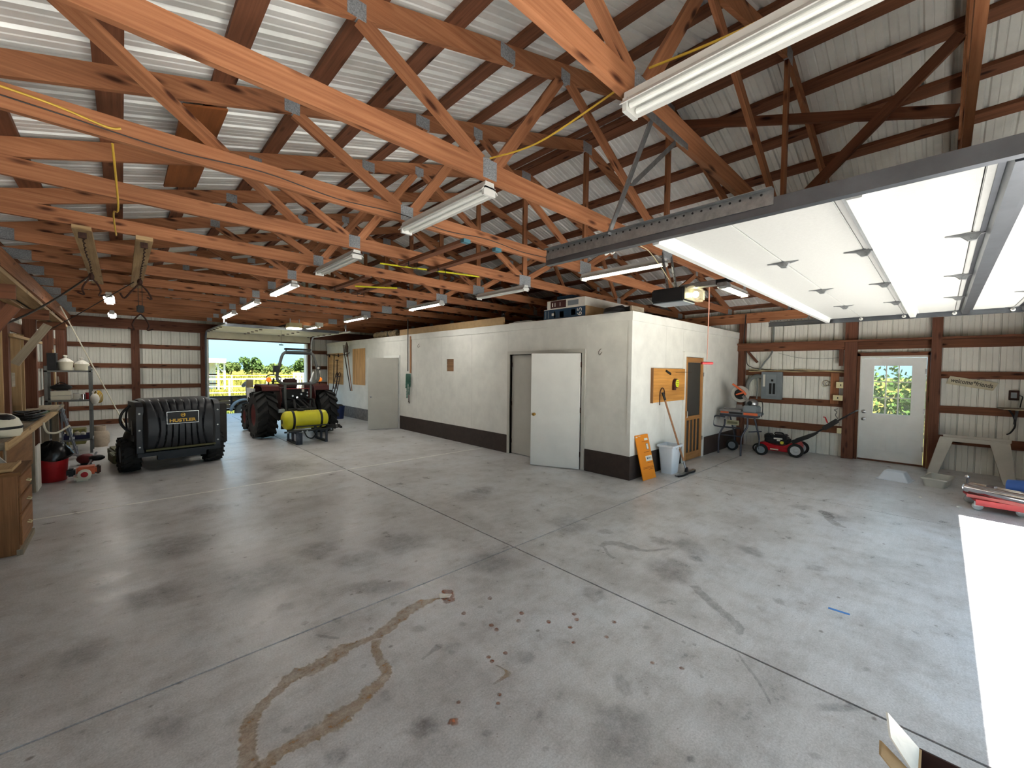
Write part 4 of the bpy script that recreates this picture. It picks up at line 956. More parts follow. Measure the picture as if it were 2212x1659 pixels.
for s in (-1, 1):
    fp = [(-.30, 1.16), (-.25, 1.27), (-.1, 1.31), (.45, 1.31), (.62, 1.12), (.60, 1.08), (.42, 1.27), (-.1, 1.27), (-.21, 1.24), (-.26, 1.15)]
    MB().prism(fp, 'x', s * .40, s * .78).build('fender', M_TRED, tt, bevel=.008)
    MB().prism([(-.40, 1.0), (-.33, 1.24), (.5, 1.28), (.55, .62), (-.2, .60)], 'x', s * .385, s * .405).build('fender_plate', M_TRED, tt)
    MB().tube([(s * .26, -.32, .55), (s * .30, -.34, 1.0), (s * .30, -.34, 1.33)], .03, 8).build('roll_bar_mount', M_ROPS, tt, True)
    am = MB().sphere((s * .60, -.12, 1.43), .062, 14, 10, (1, .8, 1)).build('amber_light', amber_(), tt, True)
    MB().cyl((s * .60, -.10, 1.30), (s * .60, -.10, 1.40), .015, 8).build('light_stalk', M_BLACK, tt)
M_RB = M_ROPS
pts = [(-.30, -.34, 1.33), (-.40, -.34, 1.37), (-.47, -.34, 1.46), (-.46, -.34, 1.62), (-.43, -.34, 1.75), (-.36, -.34, 2.02), (-.30, -.34, 2.10), (-.24, -.34, 2.12)]
full = spline(pts, 4); full = full + [Vector((-p.x + .02, p.y, p.z)) for p in full[::-1]]
MB().tube(full, .034, 10).build('roll_bar', M_RB, tt, True)
MB().tube([(-.30, -.34, 1.33), (.32, -.34, 1.33)], .034, 10).build('roll_bar_crossbar', M_RB, tt, True)
MB().box(-.29, .31, -.37, -.30, 2.065, 2.12).build('roll_bar_top', M_BLKSTEEL, tt, bevel=.008); MB().box(-.30, .30, -.40, -.28, 2.165, 2.215).build('canopy_bar', M_BLKSTEEL, tt, bevel=.008)
for s in (-1, 1): MB().tube([(s * .27, -.34, 2.1), (s * .27, -.34, 2.19)], .014, 6).build('canopy_bracket', M_BLKSTEEL, tt)
MB().box(-.55, -.45, -.42, -.28, 1.62, 1.78).build('work_light', M_BLACK, tt, bevel=.012); MB().box(.44, .52, -.42, -.30, 1.68, 1.78).build('work_light', M_BLACK, tt, bevel=.01)
MB().cyl((.46, -.43, 1.73), (.46, -.42, 1.73), .03, 12).build('lamp_lens', M_PAPER, tt); MB().tube([(.50, -.33, 1.50), (.52, -.33, 1.66)], .018, 8).build('lamp_arm', M_WHITE, tt, True)
MB().tube([(.30, -.30, 1.38), (.50, .05, 1.62)], .02, 8).build('grab_rail', M_PIPE, tt, True)
MB().box(-.24, .10, .02, .12, 1.20, 1.46).box(-.26, .14, .1, .5, 1.1, 1.22).build('seat', plain('dark_red_vinyl', srgb(62, 30, 28), .6, 0, .1, 6), tt, bevel=.04)
MB().torus((-.30, .62, 1.45), .17, .014, (0, -.6, 1), 24, 6).build('steering_wheel', M_BLACK, tt, True); MB().cyl((-.3, .62, 1.44), (-.3, .75, 1.2), .025, 8).build('steering_column', M_BLACK, tt)
MB().box(-.28, .28, -.22, .0, .74, 1.20).build('rear_panel', M_MECH, tt, bevel=.02); MB().box(-.30, .30, -.30, -.26, 1.195, 1.215).build('red_cross_bar', M_RED, tt)
# three-point hitch and hydraulics
MB().tube([(-.20, -.2, .95), (-.22, -.75, .95), (-.23, -.95, .62)], .03, 8).build('lift_arm', M_MECH, tt, True); MB().tube([(.20, -.2, .95), (.22, -.75, .95), (.23, -.95, .62)], .03, 8).build('lift_arm', M_MECH, tt, True)
for s in (-1, 1): MB().tube([(s * .25, -.05, .45), (s * .30, -1.0, .42)], .03, 8).build('lower_link', M_MECH, tt, True)
MB().tube([(.02, -.25, .95), (.06, -1.05, .70)], .026, 8).build('top_link', M_MECH, tt, True); MB().cyl((0, -.35, .62), (.0, -.2, .62), .06, 12).build('pto_shaft', M_STEEL, tt)
for k, (x, z) in enumerate(((-.14, .86), (-.06, .92), (.06, .90), (.14, .84))): MB().tube(spline([(x, -.22, z), (x + .03, -.42, z + .02), (x + .12, -.6, z - .12), (x + .2, -.7, z - .25)], 4), .012, 6).build('hydraulic_hose', M_BLACK, tt, True)
for (x, z) in ((-.10, 1.02), (.10, 1.06), (.25, 1.02), (.25, 1.10), (.0, .98)): MB().cyl((x, -.26, z), (x, -.22, z), .022, 10).build('coupler', M_STEEL if z > 1 else M_CHROME, tt)
MB().tube([(.34, -.35, .92), (.36, -.36, .55)], .012, 6).build('lift_rod', M_STEEL, tt); MB().box(.12, .17, -.25, -.22, 1.12, 1.36).build('reflector_tag', M_PAPER, tt)
# loader frame peeking out on the left
MB().tube(spline([(-.70, 1.15, .7), (-.78, 1.1, 1.05), (-.72, 1.5, 1.3), (-.65, 2.3, 1.2)], 4), .05, 8).build('loader_arm', M_GREY, tt, True); MB().cyl((-.86, .55, 1.22), (-.86, .55, 1.42), .075, 14).build('breather_can', plain('tan_can', srgb(150, 140, 110), .6, 0, .1, 8), tt, True)
MB().box(-.85, -.80, .3, .9, .85, 1.2).build('loader_upright', M_PIPE, tt)

# ---- sprayer on a steel stand
sp = thing('tank_sprayer', 'yellow ribbed spray tank strapped on a black steel stand behind the tractor', 'sprayer', (3.10, 10.28, 0))
mb = MB(); n = 60; rings = []
prf = [(-.49, .08), (-.485, .13), (-.455, .185), (-.41, .208), (-.35, .212), (-.25, .212)]
for k in range(19):
    x = -.24 + k * .026; prf.append((x, .212 - (.007 if k % 2 else 0)))
prf += [(.25, .212), (.40, .208), (.455, .185), (.485, .13), (.49, .08)]
MB().lathe([(r, x) for x, r in prf], (0, 0, .525), (1, 0, 0), 36).build('tank', M_YELLOW, sp, True, 40)
for x in (-.285, .31): MB().lathe([(.205, x - .025), (.219, x - .024), (.219, x + .024), (.205, x + .025)], (0, 0, .525), (1, 0, 0), 36).build('strap', M_BLACK, sp)
MB().lathe([(.055, -.495), (.055, -.490), (.02, -.489)], (0, 0, .50), (1, 0, 0), 20).build('logo_disc', M_BLACK, sp)
MB().cyl((-.1, 0, .73), (-.1, 0, .77), .07, 18).build('filler_cap', M_BLACK, sp, True)
M_ST = plain('dark_grey_stand_steel', srgb(58, 62, 72), .5, .2, .12, 8)
for x in (-.27, .36):
    fr = MB().box(x - .025, x + .025, -.36, .38, 0, .05).box(x - .025, x + .025, -.36, .38, .24, .29)
    fr.build('side_frame', M_ST, sp)
    for y in (-.345, .0, .345): MB().box(x - .022, x + .022, y - .02, y + .02, .05, .24).build('leg', M_ST, sp)
MB().box(-.245, -.17, -.375, -.362, .0, .27).build('front_gusset', M_ST, sp)
for y in (-.33, .33): MB().box(-.40, .48, y - .03, y + .03, .29, .325).build('cross_rail', M_BLKSTEEL, sp)
MB().box(-.54, .50, -.40, -.362, .29, .325).build('spray_bar', M_BLKSTEEL, sp); MB().box(-.30, .40, -.40, -.365, .40, .425).build('boom_rail', M_BLACK, sp)
for k in range(4): MB().tube([(.40, -.30 + k * .03, .29 + k * .03), (.72, -.36 + k * .05, .33 + k * .012)], .011, 6).build('folded_boom', M_BLACK, sp)
MB().box(.68, .72, -.37, -.2, .30, .345).build('boom_tip', M_BLACK, sp); MB().cyl((.1, -.41, .37), (.1, -.37, .37), .03, 12).build('gauge', M_BLACK, sp)
for x in (-.48, -.18, -.08, .45): MB().cyl((x, -.415, .30), (x, -.39, .30), .016, 10).build('nozzle', M_STEEL, sp)
MB().tube(spline([(-.05, -.1, .26), (-.02, -.2, .14), (.08, -.22, .10), (.18, -.15, .18), (.12, -.05, .28)], 5), .014, 6).build('hose', M_BLACK, sp, True)
MB().box(-.44, -.38, .24, .30, .30, .78).build('mast', M_BLKSTEEL, sp); MB().box(-.30, .32, .22, .30, .72, .77).build('hitch_bar', M_BLKSTEEL, sp)
MB().box(-.52, -.40, .12, .2, .70, .78).build('control_box', M_GREY, sp)
# ================================================================ OVERHEAD EQUIPMENT
def machine_rail(parent, x, y0, y1, z): return MB().box(x - .02, x + .02, y0, y1, z, z + .045).build('rail', M_BLKSTEEL, parent)
# near door opener
op = thing('door_opener', 'black garage door opener motor with a glowing bulb, hung beside the raised door', 'opener', (4.86, 2.27, 2.57))
MB().prism([(-.20, .0), (.20, .0), (.20, .16), (-.20, .16)], 'x', -.17, .17).build('housing', M_BLACK, op, bevel=.015)
MB().box(-.16, .16, -.19, .19, -.012, -.001).build('bottom_plate', M_GREY, op)
m, t, b = _mat('smoky_lens'); b.inputs['Base Color'].default_value = (.5, .48, .42, 1); b.inputs['Alpha'].default_value = .28; b.inputs['Roughness'].default_value = .2
MB().box(-.165, .165, -.31, -.205, .005, .155).build('lens', m, op, bevel=.02)
MB().sphere((.02, -.255, .08), .036, 14, 10).build('bulb', emit('lit_bulb', (1.0, .86, .42), 12), op, True)
machine_rail(op, 0, -3.4, -.2, .165); MB().box(-.05, .05, -.5, -.1, .15, .20).build('rail_mount', M_GALV, op)
for s in (-1, 1): perf((s * .12, .10, .60), (s * .12, .02, .16), op, 'hanger', .03)
MB().tube([(.0, -1.05, .15), (.02, -1.10, .02), (.06, -1.10, -.08)], .012, 6).build('door_arm', M_BLACK, op)
MB().box(-.06, .06, -.62, -.52, .12, .165).build('trolley', M_GALV, op)
pr = thing('pull_rope', 'thin cord with a red pull handle hanging below the opener rail', 'cord', (4.84, 1.85, 1.845))
MB().tube([(0, 0, .86), (.004, 0, .5), (0, 0, .04)], .004, 6).build('rope', plain('pink_cord', srgb(186, 130, 110), .7, 0, .1, 8), pr)
MB().tube([(.012, 0, .86), (.018, 0, .6), (.006, 0, .36)], .004, 6).build('rope', MATS['pink_cord'], pr)
MB().cyl((-.075, .03, .0), (.075, -.03, .0), .015, 12).build('handle', M_RED, pr, True)
cw = MB().tube(spline([(4.86, 2.27, 2.76), (4.6, 2.3, 2.95), (4.4, 2.36, 3.12), (4.2, 2.36, 3.14)], 6), .005, 6).build('power_cord', M_WIRE); tag(cw, 'pale power cord running up from the opener motor to a truss', 'cord')

# far door, raised
d6 = thing('door_6', 'raised wooden-panelled garage door above the far opening', 'door', kind='structure')
M_FDOOR = plain('aged_white_door', srgb(214, 206, 180), .55, 0, .07, 4)
for k in range(5): MB().box(FX0 - .02, FX1 + .05, 13.85 + k * .56, 13.85 + k * .56 + .553, 2.89, 2.93).build('section', M_FDOOR, d6, bevel=.003)
MB().box(FX0 - .02, FX1 + .05, 16.66, 16.80, 2.68, 2.90).build('bottom_section', M_FDOOR, d6)
MB().box(FX0 - .02, FX1 + .05, 13.80, 13.85, 2.87, 2.95).build('strut', M_TRACK, d6)
for k in range(1, 6):
    for x in (FX0 + .02, 3.1, 4.15, FX1 - .02): MB().box(x - .035, x + .035, 13.83 + k * .56, 13.90 + k * .56, 2.868, 2.889).build('hinge', M_RUST, d6)
for x in (FX0 - .06, FX1 + .09):
    MB().tube([(x, 13.0, 2.885), (x, 16.35, 2.885)] + [(x, 16.35 + .3 * math.sin(a), 2.585 + .3 * math.cos(a)) for a in [i * PI / 12 for i in range(1, 7)]] + [(x, 16.65, .05)], .028, 8).build('track', M_PIPE if x > 4 else M_TRACK, d6, True)
    MB().box(x - .012, x + .012, 13.3, 13.33, 2.9, 3.14).build('hanger', M_GALV, d6); MB().beam((x, 13.32, 2.95), (x + .12, 13.75, 3.14), .02, .03).build('hanger', M_GALV, d6)
op2 = thing('door_opener', 'tan garage door opener with a lit lens before the far door', 'opener', (3.66, 13.1, 2.86))
MB().box(-.16, .18, -.18, .2, .03, .17).build('housing', plain('tan_enamel', srgb(168, 158, 116), .5, 0, .05, 6), op2, bevel=.012)
MB().box(-.15, .17, -.17, .19, .0, .029).build('lens', emit('lit_lens', (1.0, .95, .72), 5), op2)
machine_rail(op2, .0, .2, 3.5, .15)
for s in (-.12, .12): MB().box(s - .01, s + .01, -.1, -.07, .17, .29).build('hanger', M_GALV, op2)
MB().tube([(0, .9, .15), (-.02, 1.0, .04)], .012, 6).build('door_arm', M_BLACK, op2)
pc = thing('pull_rope', 'thin cord with a dark handle hanging in the far opening', 'cord', (3.55, 14.0, 2.42))
MB().cyl((0, 0, .46), (0, 0, .02), .004, 6).build('rope', M_DARKWIRE, pc); MB().box(-.06, .06, -.015, .015, -.01, .02).build('handle', M_BLACK, pc, bevel=.006)

# hoists hung from boards on the left
def hoist(label, x, y0, y1, drop, pulley):
    o = thing('game_hoist', label, 'hoist', (x, y0, 3.14), group='hoists hung from the trusses')
    MB().box(-.07, .07, -.05, y1 - y0 + .05, -.045, -.002).build('mounting_board', M_PALEWOOD, o)
    ym = (y1 - y0) * .35
    def chain(pts, n, r=.013):
        P = spline(pts, 8); mb = MB(); L = len(P) - 1
        for k in range(n):
            a = P[int(k * L / n)]; b = P[min(L, int((k + 1) * L / n))]; mb.tube([a, a.lerp(b, .5) + Vector((r * (1 if k % 2 else 0), r * (0 if k % 2 else 1), 0)), b], .006, 5)
        return mb
    MB().box(-.03, .03, .06, .10, -.10, -.045).build('eye_bracket', M_RUST, o)
    chain([(0, .08, -.09), (.0, .5, -.16), (.0, ym, -.14), (0, ym + .4, -.20)], 22).build('chain', M_RUST, o)
    yc = ym + .4
    MB().sphere((0, yc, -.24), .05, 12, 8, (.6, 1, 1)).build('pulley_block', M_RUST, o, True)
    z = -.24
    if pulley:
        for s in (-.02, .02): MB().cyl((s, yc, -.26), (s, yc, -.26 - drop), .004, 6).build('rope', M_DARKWIRE, o)
        z = -.28 - drop; MB().box(-.04, .04, yc - .03, yc + .03, z - .08, z + .02).build('lower_block', M_BLACK, o, bevel=.012); z -= .08
        MB().tube(spline([(-.02, yc, -.28), (-.09, yc, -.38), (-.16, yc, -.48), (-.20, yc, -.42)], 5), .012, 6).build('hook', M_RUST, o, True)
        MB().tube(spline([(.02, yc, -.28), (.08, yc, -.36), (.12, yc, -.46), (.07, yc, -.44)], 5), .012, 6).build('hook', M_RUST, o, True)
    for s in (-1, 1): MB().tube(spline([(0, yc, z - .02), (s * .05, yc, z - .08), (s * .085, yc, z - .17), (s * .07, yc, z - .24), (s * .13, yc, z - .22)], 5), .011, 6).build('gambrel_arm', M_RUST if s > 0 else M_RUST, o, True)
    MB().prism([(-.06, z - .09), (0, z - .02), (.06, z - .09), (.03, z - .06), (0, z - .05), (-.03, z - .06)], 'y', yc - .006, yc + .006).build('spreader', M_STEEL, o)
    return o
hoist('rusty chain hoist with curved hooks hung from the left pale board', -.27, 6.03, 9.70, .1, False)
hoist('rusty hoist with a black lower block on a rope, under the right pale board', .20, 6.03, 9.70, .30, True)
tag(MB().tube(spline([(-.28, 8.3, 3.02), (-.60, 7.5, 2.52), (-.85, 6.9, 2.2), (-1.04, 6.5, 2.05)], 6), .011, 6).build('hoist_rope', M_DARKWIRE), 'dark rope running from the left hoist down to the left wall', 'rope')
tag(MB().tube(spline([(.15, 8.3, 2.98), (-.4, 8.9, 2.55), (-.62, 9.1, 2.38), (-1.02, 9.5, 2.08)], 6), .006, 6).build('hoist_rope', M_DARKWIRE), 'thin dark rope sagging from the right hoist to the left wall', 'rope')

# loose boards and poles across the chords
M_BLUEEND = plain('blue_painted_end', srgb(70, 116, 130), .6, 0, .1, 12)
for lab, x, y0, y1 in (('blue-ended brown board slung under the trusses, left of the nearer pair', 2.70, 3.55, 4.98), ('blue-ended brown board slung under the trusses, right of the nearer pair', 3.15, 3.55, 5.0),
                       ('brown board slung under the trusses, left of the farther pair', 2.70, 6.0, 7.45), ('brown board slung under the trusses, right of the farther pair', 3.13, 6.0, 7.55)):
    o = thing('hanging_board', lab, 'board', (x, y0, 3.1), group='boards slung under the trusses')
    MB().box(-.045, .045, .06, y1 - y0, 0, .038).build('plank', M_GIRT, o); MB().box(-.045, .045, 0, .06, 0, .038).build('painted_end', M_BLUEEND if y0 < 5 else M_GIRT, o)
    MB().tube([(-.06, y1 - y0 - .3, .0), (-.06, y1 - y0 - .3, -.07), (.06, y1 - y0 - .3, -.07), (.06, y1 - y0 - .3, .02)], .006, 6).build('hook', M_BLACK, o)
tag(MB().tube([(2.80, 5.80, 3.30), (3.98, 4.92, 3.16)], .013, 8).build('yellow_pole', M_YELLOW, None, True), 'yellow pole lying across the chords behind the slung boards', 'pole')
tag(MB().tube([(2.78, 6.66, 3.08), (3.34, 6.30, 3.08)], .013, 8).build('yellow_pole', M_YELLOW, None, True), 'short yellow pole end below the farther slung boards', 'pole')
M_PATCH = wood('orange_stained_plywood', srgb(120, 70, 36), srgb(160, 98, 54), knot=.2, grain=.4)
tag(MB().box(.34, .62, 3.80, 5.65, 3.645, 3.66).xf(Matrix.Translation((.48, 0, 3.65)) @ Matrix.Rotation(-math.atan(SL), 4, 'Y') @ Matrix.Translation((-.48, 0, -3.65))).build('plywood_patch', M_PATCH), 'wide orange plywood board nailed under a purlin, upper left', 'board')
tag(MB().beam((-.25, 2.52, 3.30), (1.62, 5.16, 3.30), .089, .036).build('diagonal_brace', M_TRUSS), 'long diagonal board lying across the near truss chords, upper left', 'brace')
# sway braces by the ridge
for lab, p, q in (('dark diagonal brace rising right between the two nearest trusses', (RIDGE - .03, 1.12, 3.32), (RIDGE - .03, -.02, 4.42)), ('dark nearly level brace crossing behind the diagonal one near the ridge', (RIDGE + .03, 2.33, 4.72), (RIDGE + .03, -.02, 3.86))):
    tag(MB().beam(p, q, .038, .089).build('sway_brace', M_GIRT), lab, 'brace')
# cords along the chords
def cord(name, label, pts, r, mat, cat='cord'): return tag(MB().tube(spline(pts, 6), r, 6).build(name, mat, None, True), label, cat)
y3 = TY[3] - .03
cord('extension_cord', 'yellow extension cord along a truss chord at the upper left edge', [(-.75, TY[3] - .028, 3.262), (-.3, TY[3] - .028, 3.24), (-.05, TY[3] - .028, 3.20), (.02, TY[3] - .028, 3.215)], .0065, M_YCORD)
cord('extension_cord', 'yellow cord hanging down between trusses at the upper left', [(-.02, TY[3] + .03, 3.13), (.0, 4.5, 2.98), (-.03, 4.95, 3.05), (-.02, 5.5, 3.0), (-.02, 6.0, 3.12)], .0065, M_YCORD)
cord('extension_cord', 'long yellow cord slung between the two nearest truss joints', [(1.99, TY[2] - .03, 3.30), (2.02, 1.9, 3.25), (2.05, 1.4, 3.32), (2.03, TY[1] + .03, 3.34)], .006, M_YCORD)
cord('extension_cord', 'yellow cord running from the nearest truss joint towards the top right', [(2.06, TY[1] - .03, 3.36), (2.1, .7, 3.33), (2.2, .0, 3.36)], .006, M_YCORD)
cord('wiring_cable', 'thin dark cable drooping along the second visible truss chord', [(-.9, TY[3] - .024, 3.22)] + [(-.3 + k * .55, TY[3] - .024, 3.21 - .03 * (k % 2) - .012 * random.random()) for k in range(9)], .004, M_DARKWIRE, 'cable')
cord('wiring_cable', 'pale cable looping down to the shop light beside the opener', [(4.9, TY[3], 3.2), (5.08, TY[3] - .05, 3.16), (4.9, TY[3] - .03, 3.15)], .006, M_YCORD, 'cable')
cord('wiring_cable', 'cream cable sagging from truss to truss above the right-hand lights', [(5.05, TY[3], 3.15), (5.0, 3.0, 3.09), (5.0, TY[2], 3.14)], .005, M_WIRE, 'cable')
o = thing('cable_bundle', 'white knotted cable bundle hanging below the door track end', 'cable', (3.55, 2.36, 2.93))
for k in range(6):
    a = k * 1.05; MB().tube(spline([(0, 0, .2), (.03 * math.cos(a), .03 * math.sin(a), .12), (.09 * math.cos(a), .09 * math.sin(a), .06), (.07 * math.cos(a + .8), .07 * math.sin(a + .8), .0), (0, 0, .07)], 4), .009, 6).build('loop', M_FIX, o, True)
# main bus cables hanging through the attic gap
cord('wiring_cable', 'black cable hanging from the carrier beam down the corner post', [(10.6, 3.2, 3.1), (10.62, 3.22, 2.8), (10.66, 3.25, 2.4)], .014, M_DARKWIRE, 'cable')
# ================================================================ LEFT SIDE
# overhead plank rack along the left wall
rk = thing('plank_rack', 'overhead rack of pale planks braced off the left wall', 'rack', (0, 0, 0))
for x0, x1 in ((-.86, -.68), (-1.02, -.89)): MB().hexa([(x0, 3.2, 2.50), (x1, 3.2, 2.50), (x1 - .10, 12.2, 2.50), (x0 - .03, 12.2, 2.50), (x0, 3.2, 2.54), (x1, 3.2, 2.54), (x1 - .10, 12.2, 2.54), (x0 - .03, 12.2, 2.54)]).build('plank', M_PALEWOOD, rk)
for y in (3.8, 6.1, 8.6, 10.9):
    MB().box(-1.06, -.72, y, y + .04, 2.36, 2.498).build('bearer', M_GIRT, rk)
    if y < 9: MB().beam((-1.05, y + .06, 1.74), (-.74, y + .06, 2.30), .09, .035, (0, 1, 0)).build('brace', M_GREYWOOD if y > 8 else M_GIRT, rk)
tag(MB().box(-1.02, -.9, 3.6, 11.6, 2.545, 2.58).build('gap_shade_strip', M_BLACK), 'black strip standing in for shade in the gap of the overhead plank rack', 'shade strip')  # black box in place of the shaded gap between the planks
# sheathing boards and studs on the wall above the bench
sb = wl
for a, b in ((7.4, 8.2), (8.62, 9.5), (9.9, 10.7)): MB().box(-1.205, -1.19, a, b, .99, 2.22).build('sheathing_board', M_PLYDARK, sb)
for y in (8.25, 8.55, 9.55, 9.85, 10.95): MB().box(-1.2, -1.10, y, y + .045, .99, 2.2).build('stud', M_PALEWOOD, sb)
MB().box(-1.19, -1.12, 9.0, 9.25, 1.42, 1.62).build('block', M_GREYWOOD, sb); MB().box(-1.05, -1.01, 8.3, 11.0, 2.1, 2.14).build('top_plate', M_PALEWOOD, sb)
for y in (5.0, 7.2): MB().box(-1.20, -1.17, y, y + .12, 1.0, 2.3).build('white_batten', M_WHITE, sb)

# workbench
wb = thing('workbench', 'long wooden workbench along the left wall with a plywood front', 'workbench', (0, 0, 0))
for k in range(3): MB().box(-1.04 + k * -.0, -.87 - k * .0, 6.5 + k * 1.65, 8.14 + k * 1.65, .915, .95).build('top_board', M_GREYWOOD, wb)
MB().box(-1.21, -1.045, 6.5, 11.45, .915, .95).build('top_board', M_GREYWOOD, wb); MB().box(-.868, -.845, 6.5, 11.45, .87, .955).build('front_edge', M_PALEWOOD, wb)
MB().box(-.90, -.885, 6.5, 8.4, .42, .868).build('front_panel', M_PLYDARK, wb)
for y in (6.55, 8.45, 10.0, 11.38): MB().box(-.96, -.875, y, y + .07, 0, .914).build('leg', M_GREYWOOD, wb); MB().box(-1.2, -1.12, y, y + .07, 0, .914).build('leg', M_GREYWOOD, wb)
MB().box(-1.2, -.88, 8.5, 11.3, .25, .29).build('lower_shelf', M_PLYDARK, wb)
tag(MB().box(-1.18, -.80, 10.2, 11.45, .957, .99).build('plywood_offcut', M_GREYWOOD), 'grey board lying across the far end of the workbench', 'board')
tag(MB().box(-.875, -.86, 8.5, 8.86, .0, .62).build('leaning_sheet', M_PAPER), 'white panel leaning on the front of the workbench', 'panel')
co = thing('black_cable_coil', 'heap of black cable on the workbench', 'cable', (-.985, 8.95, .957))
for k in range(9):
    r = .10 + .02 * (k % 4); MB().tube([(r * 1.0 * math.cos(a) + .02 * math.sin(3 * a + k), r * 2.2 * math.sin(a), .012 + k * .012 + .012 * math.sin(2 * a + k)) for a in [i * 2 * PI / 20 for i in range(20)]], .010, 6, close=True).build('loop', M_BLACK, co, True)
he = thing('safety_helmet', 'cream and black rounded helmet on the near end of the workbench', 'helmet', (-1.0, 7.05, .953))
MB().lathe([(.17, .0), (.19, .04), (.19, .12), (.165, .19), (.11, .24), (.03, .26)], (0, 0, 0), (0, 0, 1), 28).build('shell', M_CREAM, he, True); MB().lathe([(.188, .085), (.196, .09), (.196, .11), (.188, .115)], (0, 0, 0), (0, 0, 1), 28).build('band', M_BLACK, he)
MB().sphere((.05, -.05, .20), .1, 14, 8, (1.0, 1.0, .5)).build('visor', M_BLACK, he, True)
tag(MB().tube(spline([(-.84, 9.0, .90), (-.83, 9.0, .82), (-.80, 9.05, .74), (-.72, 9.15, .72), (-.64, 9.25, .77), (-.60, 9.3, .80)], 5), .014, 8).build('hose_hook', M_CREAM, None, True), 'cream curved tube hooked on the workbench edge', 'tube')
tag(MB().tube(spline([(-1.1, 9.4, .97), (-.92, 9.8, .968), (-.90, 10.15, .97), (-.88, 10.18, .968)], 5), .012, 6).build('green_hose', plain('green_hose', srgb(78, 104, 66), .6, 0, .1, 8), None, True), 'thin green hose lying along the workbench', 'hose')

# oak drawer cabinet nearest the camera
cb = thing('drawer_cabinet', 'oak veneer drawer cabinet at the left edge of the picture', 'cabinet', (0, 0, 0))
MB().box(-1.04, -.705, 5.77, 6.42, .0, .73).build('body', M_OAK, cb, bevel=.004)
MB().box(-1.05, -.68, 5.75, 6.44, .73, .76).build('top', M_PLYDARK, cb, bevel=.004)
for z0, z1, lab in ((.08, .36, 0), (.38, .52, 0), (.55, .71, 0)):
    dr = MB().box(-.704, -.686, 5.79, 6.40, z0, z1).build('drawer_front', M_OAK, cb, bevel=.004)
    MB().tube([(-.686, 6.06, (z0 + z1) / 2), (-.662, 6.065, (z0 + z1) / 2 - .012), (-.662, 6.13, (z0 + z1) / 2 - .012), (-.686, 6.135, (z0 + z1) / 2)], .006, 6).build('pull', M_IVORY, dr, True)
MB().box(-.72, -.68, 5.75, 6.44, .0, .05).build('plinth', M_GREYWOOD, cb)
tag(MB().box(-1.0, -.74, 5.82, 6.3, .762, .775).box(-1.0, -.74, 5.82, 5.84, .775, .79).box(-.76, -.74, 5.84, 6.3, .775, .79).build('picture_frame', M_PALEWOOD), 'pale wooden frame lying on the oak cabinet', 'frame')
tag(MB().prism([(-1.02, .762), (-.84, .762), (-.93, .90)], 'y', 6.36, 6.38).build('paper_triangle', M_PAPER), 'white paper triangle standing on the oak cabinet', 'paper')

# red bucket and trimmer engine
bk = thing('red_bucket', 'red bucket with a black bag sagging over its rim', 'bucket', (-.78, 9.16, 0))
MB().lathe([(.145, 0), (.15, .01), (.172, .34), (.18, .345), (.18, .365), (.168, .365), (.16, .34), (.14, .02)], (0, 0, 0), (0, 0, 1), 28).build('shell', M_RED, bk, True)
mb = MB(); rg = []
for j, (r, z) in enumerate([(.165, .35), (.195, .34), (.21, .37), (.19, .44), (.15, .52), (.08, .57), (.02, .58)]): rg.append([Vector((r * (1 + .12 * math.sin(3 * a + j)) * math.cos(a), r * (1 + .1 * math.sin(4 * a + 2 * j)) * math.sin(a), z + .03 * math.sin(2 * a + j * .7) * (j > 0))) for a in [i * 2 * PI / 24 for i in range(24)]])
mb.loft(rg).build('bag', plain('black_bag_film', srgb(18, 18, 20), .25, 0, .2, 9), bk, True); MB().box(.10, .16, -.05, .05, .44, .455).build('label_strip', M_PAPER, bk)
te = thing('trimmer_engine', 'small orange and white trimmer engine lying on the floor by the bucket', 'engine', (-.42, 8.92, 0))
MB().box(-.10, .12, -.10, .10, .09, .21).build('engine_cover', M_ORANGE, te, bevel=.025); MB().box(-.12, .05, -.12, .06, .0, .09).build('fuel_tank', M_CREAM, te, bevel=.025)
MB().lathe([(.075, -.0), (.075, -.025), (.055, -.035), (.0, -.036)], (-.01, -.10, .105), (0, 1, 0), 22).build('recoil_cover', M_CREAM, te, True); MB().lathe([(.04, -.038), (.04, -.042), (.0, -.044)], (-.01, -.10, .105), (0, 1, 0), 18).build('recoil_disc', M_RED, te, True)
MB().box(-.20, -.11, -.06, .08, .08, .19).build('air_filter', M_BLACK, te, bevel=.02); MB().box(.10, .16, -.05, .08, .08, .2).build('muffler', M_RUST, te, bevel=.015)
MB().tube([(.0, .10, .15), (.05, .75, .22), (.08, 1.1, .24)], .014, 8).build('shaft', M_STEEL, te, True); MB().sphere((.10, .62, .22), .07, 12, 8, (1.4, 1, .7)).build('grip', M_BLACK, te, True)
ts = thing('string_trimmer', 'second trimmer with a red guard leaning beside the ladder foot', 'trimmer', (-.50, 10.3, 0))
MB().tube([(-.42, -.1, .42), (-.22, -.05, .22), (.0, 0, .16)], .018, 8).build('shaft', M_STEEL, ts, True); MB().sphere((.02, .0, .10), .10, 14, 8, (1.2, 1, .9)).build('guard', plain('dark_red_plastic', srgb(110, 34, 34), .5, 0, .1, 6), ts, True); MB().cyl((.02, 0, 0), (.02, 0, .05), .07, 16).build('spool', M_BLACK, ts)

